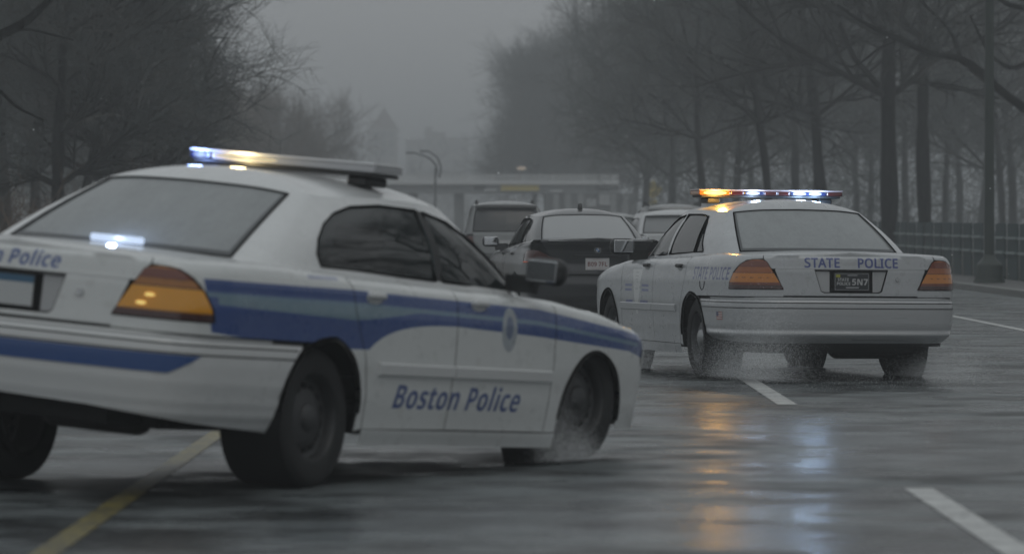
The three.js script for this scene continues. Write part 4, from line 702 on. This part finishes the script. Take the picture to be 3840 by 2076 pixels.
// the near tree on the right: its trunk stands outside the frame, its long limb crosses the corner
{
  const Z = 118, root = thing('near_tree', 'dark near tree whose thick limb sweeps down across the upper right corner', 'tree', [gx(4050, Z), 0, -Z]);
  const l = (px, py, z = 0) => P(px, py, Z).sub(root.position).add(V(0, 0, z));
  part('trunk', [tube([V(.3, -.1, 0), V(.22, 1.5, 0), V(.1, 3.2, 0), V(.0, 5, 0), V(-.1, 8.5, 0)], .34, .18, 12, 16)], barkM, root);
  const limb = [l(4050, 560), l(3900, 445), l(3780, 360), l(3690, 290, .3), l(3600, 225, .4), l(3500, 205, .4), l(3370, 150, .2), l(3240, 85), l(3140, 20)];
  for (const g of [tube(limb, t => lerp(.155, .045, t) * (1 + .18 * Math.sin(t * 19)), 0, 9, 30), tube([l(3370, 150, .2), l(3300, 180), l(3200, 250), l(3130, 230)], .04, .015, 6), tube([l(3600, 225, .4), l(3560, 110), l(3470, 20), l(3400, -60)], .06, .03, 6), tube([l(4050, 240), l(3900, 215), l(3800, 255), l(3720, 210), l(3640, 60)], .09, .03, 7), tube([l(4050, 100), l(3920, 40), l(3790, 20), l(3700, -40)], .10, .05, 7)]) part('limb', g, barkM, root);
  const R = rng(77), tips = []; const c = new THREE.CatmullRomCurve3(limb); for (let i = 0; i < 60; i++) tips.push([c.getPoint(.25 + .75 * R()), V(R() - .7, R() - .3, R() - .5).normalize(), .5 + .8 * R()]);
  for (let i = 0; i < 160; i++) tips.push([V((R() - .6) * 6, 5 + 5 * R(), (R() - .5) * 5), V(R() - .5, R() - .3, R() - .5).normalize(), .8 + .8 * R()]);
  crown(root, tips, { seed: 78 });
}
// a limb of a near tree in the upper left corner
{
  const Z = 84, root = thing('near_tree', 'dark near tree whose bare limb crosses the upper left corner', 'tree', [gx(-260, Z), 0, -Z]);
  const l = (px, py, z = 0) => P(px, py, Z).sub(root.position).add(V(0, 0, z));
  part('trunk', [tube([V(0, -.1, 0), V(.03, 1.4, 0), V(.0, 2.8, 0), V(-.1, 4.6, 0), V(-.2, 7.5, 0)], .22, .10, 12, 14)], barkM, root);
  const limb = [l(-260, 260), l(-120, 190), l(0, 132), l(90, 85), l(170, 15), l(260, -70)];
  for (const g of [tube(limb, .12, .05, 8, 24), tube([l(20, 118), l(110, 112), l(190, 130), l(275, 150)], .035, .016, 6), tube([l(-160, 300), l(-20, 330), l(60, 400), l(160, 450)], .05, .02, 6), tube([l(-120, 190), l(-20, 30), l(30, -90)], .07, .03, 6)]) part('limb', g, barkM, root);
  const R = rng(79), tips = []; for (let i = 0; i < 130; i++) tips.push([l(-300 + 480 * R(), -200 + 520 * R() ** 2, (R() - .5) * 3), V(R() - .3, R() - .3, R() - .5).normalize(), .4 + .6 * R()]);
  crown(root, tips, { seed: 80 });
}
// trees beside the road outside the frame on the right, which the car windows mirror
for (const [x, z, seed] of [[15, -28, 53], [19, -16, 54], [24, -38, 55], [16, -50, 51], [30, -24, 52], [27, -58, 53], [22, -4, 55], [18, -72, 54], [20, -31, 52], [17, -41, 55], [26, -47, 51], [33, -36, 54]]) tree('roadside_tree', 'bare roadside tree standing beyond the right edge of the photograph', [x, 0, z], { ...rightTrees.find(t => t[2].seed === seed)[2], turn: seed * x, most: 420 }, 'roadside trees beyond the right edge');
// the wood behind, too far to tell one tree from the next
function wood(name, label, n, seed, fn, ts, leaf) {
  const R = rng(seed), set = leaf ? leafSprays : sprays, im = new THREE.InstancedMesh(set[seed % set.length], leaf ? leafM[0] : twigM[seed % 3], n);
  for (let i = 0; i < n; i++) { const p = fn(R); Q.setFromUnitVectors(UPV, V(R() - .5, (R() - .4) * .9, R() - .5).normalize()); const s = ts * (.6 + .8 * R()); im.setMatrixAt(i, MX.compose(p, Q, V(s, s, s))); }
  im.name = numbered(name); tag(im, label, 'wood', null, 'stuff'); im.castShadow = im.receiveShadow = true; scene.add(im);
}
wood('distant_wood', 'hazy bare wood behind the park trees on the right', 3300, 101, R => { const Z = 185 + 120 * R(), px = 2400 + 1680 * R(); return V(gx(px, Z), 11 * R(), -Z); }, 1.7);
wood('distant_wood', 'hazy bare wood behind the left roadside trees', 2300, 102, R => { const Z = 160 + 130 * R(), px = -160 + 880 * R(); return V(gx(px, Z), 10.5 * R() ** .8, -Z); }, 1.7);
wood('distant_wood', 'pale far wood under the distant skyline', 1700, 103, R => { const Z = 560 + 250 * R(), px = 640 + 1250 * R(); return V(gx(px, Z), (14 - 5 * clamp((px - 1150) / 250, 0, 1)) * R(), -Z); }, 2.2);
wood('undergrowth', 'brown undergrowth along the left verge', 350, 104, R => { const Z = 90 + 60 * R(); return V(gx(-80 + 700 * R(), Z), 1.6 * R(), -Z); }, .9, true);

// ───────────────────────── fence, lamp posts, signs ─────────────────────────
{
  const root = thing('park_fence', 'dark green screened fence with two pale rails along the right pavement', 'fence');
  const panelM = [std(.016, .041, .043, .8), std(.017, .043, .045, .8), std(.0155, .040, .042, .8)], railM = std(.26, .31, .31, .5), postM = std(.02, .035, .035, .6);
  const A = z => 11.35 + (z - 110) * -.012, yb = z => -.03 - .0028 * Math.max(0, 150 - z);
  const step = 2.4; let k = 0;
  for (let z = 62; z < 215; z += step, k++) {
    const x0 = A(z), x1 = A(z + step), ang = Math.atan2(x1 - x0, step), y = yb(z + step / 2);
    part('panel', box(.03, 1.46, step + .02, (x0 + x1) / 2 + (k % 2) * .006, y + .77, -(z + step / 2), ang), panelM[k % 3], root);
    part('rail', box(.05, .055, step, (x0 + x1) / 2 - .045, y + 1.17, -(z + step / 2), ang), railM, root); part('rail', box(.05, .055, step, (x0 + x1) / 2 - .045, y + .83, -(z + step / 2), ang), railM, root);
    part('post', new THREE.CylinderGeometry(.035, .035, 1.48, 8).translate(x0 + .05, y + .74, -z), postM, root);
  }
}
{
  const Z = 100, x = gx(3712, Z), root = thing('lamp_post', 'dark green lamp post with a wide base on the right pavement', 'lamp post', [x, .1, -Z]), green = std(.020, .032, .026, .5);
  part('post_base', new THREE.LatheGeometry([[.33, 0], [.33, .06], [.30, .10], [.29, .36], [.25, .42], [.16, .50], [.12, .60]].map(p => new THREE.Vector2(...p)), 8), green, root);
  part('post', new THREE.CylinderGeometry(.085, .105, 8.4, 16).translate(0, 4.7, 0), green, root);
  part('lamp_arm', tube([V(0, 8.6, 0), V(-.3, 9.2, 0), V(-1.2, 9.5, 0), V(-2.0, 9.5, 0)], .05, .04, 8), green, root);
  part('lamp_head', rbox(.7, .14, .28, .05, -2.2, 9.46, 0), green, root);
}
{
  const Z = 300, grey = std(.08, .083, .088, .5), root = thing('street_lamp', 'grey twin-armed street lamp before the bridge, left of the tall trees', 'street lamp', [gx(1632, Z), 0, -Z]);
  part('post', new THREE.CylinderGeometry(.07, .11, 5.0, 10).translate(0, 2.5, 0), grey, root);
  for (const [dx, dy, k] of [[-1.3, 5.95, 0], [-.95, 6.05, 1]]) { const a = part('lamp_arm', tube([V(.25 * k, 4.4, 0), V(.1 + .25 * k, 5.0, 0), V(-.35 + .5 * k, 5.6, 0), V(dx + .55 * k, dy, .3 * k)], .07, .05, 6), grey, root); part('lamp_head', rbox(.6, .12, .22, .04, dx - .25 + .55 * k, dy, .3 * k), grey, a); }
}
{
  const Z = 322, root = thing('diamond_sign', 'yellow diamond warning sign with a small plate below, at the right verge', 'road sign', [gx(2450, Z), 0, -Z]), yel = std(.66, .48, .02, .5);
  const post = part('post', new THREE.CylinderGeometry(.04, .04, 3.6, 8).translate(0, 1.8, -.05), std(.1, .1, .1, .5), root);
  part('diamond_plate', new RoundedBoxGeometry(.92, .92, .03, 3, .012).rotateZ(Math.PI / 4).translate(0, 3.82, 0), yel, root);
  part('lower_plate', rbox(.5, .32, .03, .012, 0, 2.98, 0), yel, root);
}
// ───────────────────────── the overpass ─────────────────────────
{
  const Z = 350, u = px => gx(px, Z), hy = py => EYE + (HOR - py) / FPX * Z, root = thing('overpass', 'low concrete overpass with pale triple railing across the road', 'bridge', [0, 0, -Z]);
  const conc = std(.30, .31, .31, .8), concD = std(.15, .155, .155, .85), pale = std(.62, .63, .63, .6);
  const xL = -30, xR = u(2320), w = xR - xL, xm = (xL + xR) / 2;
  part('deck_beam', [box(w, hy(690) - hy(724), 5, xm, (hy(690) + hy(724)) / 2, -2.5)], conc, root);
  part('deck_edge', box(w, .22, .5, xm, hy(686), .22), pale, root);
  for (const py of [657, 667, 677]) part('rail', box(w, .10, .08, xm, hy(py), .1), pale, root);
  for (let x = xL; x <= xR; x += 2.2) part('rail_post', box(.10, hy(655) - hy(686), .09, x, (hy(655) + hy(686)) / 2, .02), pale, root);
  for (const [a, b] of [[0, 0], [1, .20], [2, .42]]) part('ramp_rail', cyl(V(xR, hy(657) - b, .1), V(xR + 3.4, hy(657) - b - .75, .1), .05, .05, 6), pale, root);
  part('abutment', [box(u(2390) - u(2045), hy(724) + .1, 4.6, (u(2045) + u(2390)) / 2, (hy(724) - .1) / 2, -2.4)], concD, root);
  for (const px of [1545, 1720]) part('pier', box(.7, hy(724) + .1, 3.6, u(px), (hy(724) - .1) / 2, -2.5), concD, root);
  for (const px of [2085, 2130, 2178, 2300, 2345]) part('pilaster', box(.42, hy(727) + .1, .3, u(px), (hy(727) - .1) / 2, .05), conc, root);
  for (const [px, py] of [[1838, 712], [2085, 716]]) part('beam_bracket', box(.9, .16, .3, u(px), hy(py), .12), pale, root);
  part('beam_recess', box(.9, .38, .06, u(1800), hy(703), .02), std(.06, .063, .063, .8), root);
  // things fixed to it
  const sg = thing('clearance_board', 'long yellow clearance board hung on the overpass beam', 'sign', [u(1950), hy(702), -Z + .22]);
  part('board', rbox(u(2022) - u(1878), .50, .05, .015, 0, 0, 0), std(.72, .55, .07, .6), sg); part('board_frame', [box(u(2022) - u(1878) + .08, .05, .06, 0, .27, 0), box(u(2022) - u(1878) + .08, .05, .06, 0, -.27, 0)], concD, sg);
  for (const [a, b, c, d, label] of [[2247, 2287, 727, 766, 'larger white panel on the overpass wall'], [2200, 2236, 745, 772, 'smaller white panel on the overpass wall']]) { const q = thing('wall_panel', label, 'sign', [(u(a) + u(b)) / 2, (hy(c) + hy(d)) / 2, -Z + .28]); part('panel', rbox(u(b) - u(a), hy(c) - hy(d), .06, .02), std(.42, .43, .43, .6), q); part('panel_frame', rbox(u(b) - u(a) + .08, .06, .08, .02, 0, (hy(d) - hy(c)) / 2), pale, q); }
  const lp = thing('bridge_lamp', 'small warm lamp on a post above the overpass railing', 'lamp', [u(1956), hy(690), -Z - 1.5]);
  part('post', new THREE.CylinderGeometry(.05, .06, 1.1, 8).translate(0, .55, 0), concD, lp); part('lamp_glass', new THREE.SphereGeometry(1, 16, 8).scale(.36, .13, .3).translate(0, 1.17, 0), glow(1, .80, .60, .75), lp);
  const l = new THREE.PointLight(new THREE.Color().setRGB(1, .75, .5), 3, 0, 2); l.position.set(0, 1.0, 0); l.castShadow = true; l.name = 'bridge_lamp_light'; lp.add(l);
}
// ───────────────────────── the far skyline ─────────────────────────
{
  const Z = 1100, u = px => gx(px, Z), hy = py => EYE + (HOR - py) / FPX * Z, stone = std(.30, .27, .25, .9), roofM = std(.12, .055, .04, .9), glassM = std(.05, .055, .06, .3);
  const t = thing('pyramid_tower', 'hazy tower with a pyramid roof on the skyline', 'tower', [u(1440), 0, -Z]), w = u(1496) - u(1388);
  part('tower_shaft', box(w * .92, hy(490), w * .92, 0, hy(490) / 2, 0), stone, t);
  part('cornice', box(w * 1.02, .9, w * 1.02, 0, hy(490), 0), stone, t); part('cornice', box(w, .5, w, 0, hy(520), 0), stone, t);
  const rf = part('pyramid_roof', new THREE.ConeGeometry(w * .72, hy(403) - hy(487), 4).rotateY(Math.PI / 4).translate(0, (hy(403) + hy(487)) / 2, 0), roofM, t);
  part('finial', new THREE.CylinderGeometry(.08, .1, 1.4, 6).translate(0, hy(400), 0), roofM, rf);
  for (let k = -1; k <= 1; k++) for (const py of [506, 540, 575]) part('window', box(1.0, 1.5, .2, k * w * .27, hy(py), w * .46), glassM, t);
  for (const [a, b, top, label, c, ct] of [[1502, 1580, 512, 'low hazy block right of the pyramid tower'], [1578, 1652, 484, 'hazy block with a narrow rooftop stack on the skyline', 1590, 455], [1652, 1745, 505, 'hazy block beside the tall bridge trees'], [1352, 1392, 476, 'narrow hazy block left of the pyramid tower', 1372, 432]]) {
    const g = thing('far_building', label, 'building', [u((a + b) / 2), 0, -Z - 60], 0, 'far skyline blocks'), W = u(b) - u(a), H = hy(top);
    part('wall', box(W, H, 14, 0, H / 2, 0), stone, g); part('parapet', box(W + .4, .8, 14.4, 0, H, 0), stone, g);
    if (c) part('rooftop_stack', box(1.6, hy(ct) - H, 2, u(c) - u((a + b) / 2), (hy(ct) + H) / 2, 0), stone, g);
    const n = Math.max(2, Math.round(W / 2.2)); for (let i = 0; i < n; i++) for (let j = 0; j < 4; j++) part('window', box(1.0, 1.6, .2, lerp(-W / 2 + 1, W / 2 - 1, n > 1 ? i / (n - 1) : .5), H - 2.4 - j * 3.4, 7.05), glassM, g);
  }
}
// ───────────────────────── spray and sleet ─────────────────────────
const dropM = phys(.86, .88, .90, .35, {});
function drops(name, label, n, seed, r, fn, cat) {
  const R = rng(seed), pos = new Float32Array(n * 36), T = [[1, 1, 1], [-1, -1, 1], [-1, 1, -1], [1, -1, -1]], F = [[0, 2, 1], [0, 1, 3], [0, 3, 2], [1, 2, 3]], e = new THREE.Euler(), w = V(0, 0, 0); let k = 0;
  for (let i = 0; i < n; i++) {
    const p = fn(R), q = r * (.45 + 1.1 * R()) * .75; e.set(R() * 6, R() * 6, 0); const c = T.map(t => w.set(...t).applyEuler(e).multiplyScalar(q).add(p).toArray());
    for (const f of F) for (const j of f) { pos[k++] = c[j][0]; pos[k++] = c[j][1]; pos[k++] = c[j][2]; }
  }
  const g = new THREE.BufferGeometry(); g.setAttribute('position', new THREE.BufferAttribute(pos, 3)); g.computeVertexNormals();
  tag(part(name, g, dropM), label, cat, null, 'stuff');
}
const gauss = R => (R() + R() + R() + R() - 2) * .9;
const carPt = (X, Z, yaw, s, y, z) => { const f = s - 2.8; return V(X + Math.sin(yaw) * f + Math.cos(yaw) * z, y, -(Z + Math.cos(yaw) * f - Math.sin(yaw) * z)); };
const stateAt = (s, y, z) => carPt(2.149, 41.65, -.224, s, y, z), cityAt = (s, y, z) => carPt(-1.14, 24.79, .478, s, y, z);
drops('wheel_spray', 'water spray thrown up behind the left rear wheel of the silver police car', 80000, 201, .0010, R => { const t = R() ** .8; return stateAt(1.35 - 2.2 * t + .2 * gauss(R), .03 + Math.abs(gauss(R)) * (.20 + .42 * t), -.84 + (.18 + .14 * t) * gauss(R)); }, 'water spray');
drops('wheel_spray', 'water spray behind the right rear wheel of the silver police car', 32000, 202, .0010, R => { const t = R(); return stateAt(1.2 - 2.0 * t + .1 * gauss(R), .02 + Math.abs(gauss(R)) * (.10 + .26 * t), .80 + (.15 + .15 * t) * gauss(R)); }, 'water spray');
drops('wheel_spray', 'water spray along the left front wheel of the silver police car', 32000, 203, .0010, R => { const t = R(); return stateAt(4.3 - 1.9 * t + .1 * gauss(R), .04 + Math.abs(gauss(R)) * (.14 + .26 * t), -1.02 + .12 * gauss(R)); }, 'water spray');
drops('wheel_spray', 'water spray beside the front wheel of the white police car', 24000, 204, .0008, R => { const t = R(); return cityAt(4.25 - .55 * t + .12 * gauss(R), .02 + Math.abs(gauss(R)) * (.10 + .26 * t), 1.0 + .10 * gauss(R)); }, 'water spray');
drops('road_mist', 'thin mist of droplets drifting low between the two police cars', 18000, 207, .0012, R => { const t = R(); return V(.3 + 3.4 * R() + .3 * gauss(R), Math.abs(gauss(R)) * (.12 + .22 * t), -(36.5 + 7 * t)); }, 'mist');
drops('sleet', 'scattered sleet flakes falling through the air', 120, 206, .0065, R => { const Z = 22 + 90 * R(); return V(gx(3900 * R() - 30, Z), EYE + (HOR - 1500 * R()) / FPX * Z, -Z); }, 'sleet');

renderer.render(scene, camera);
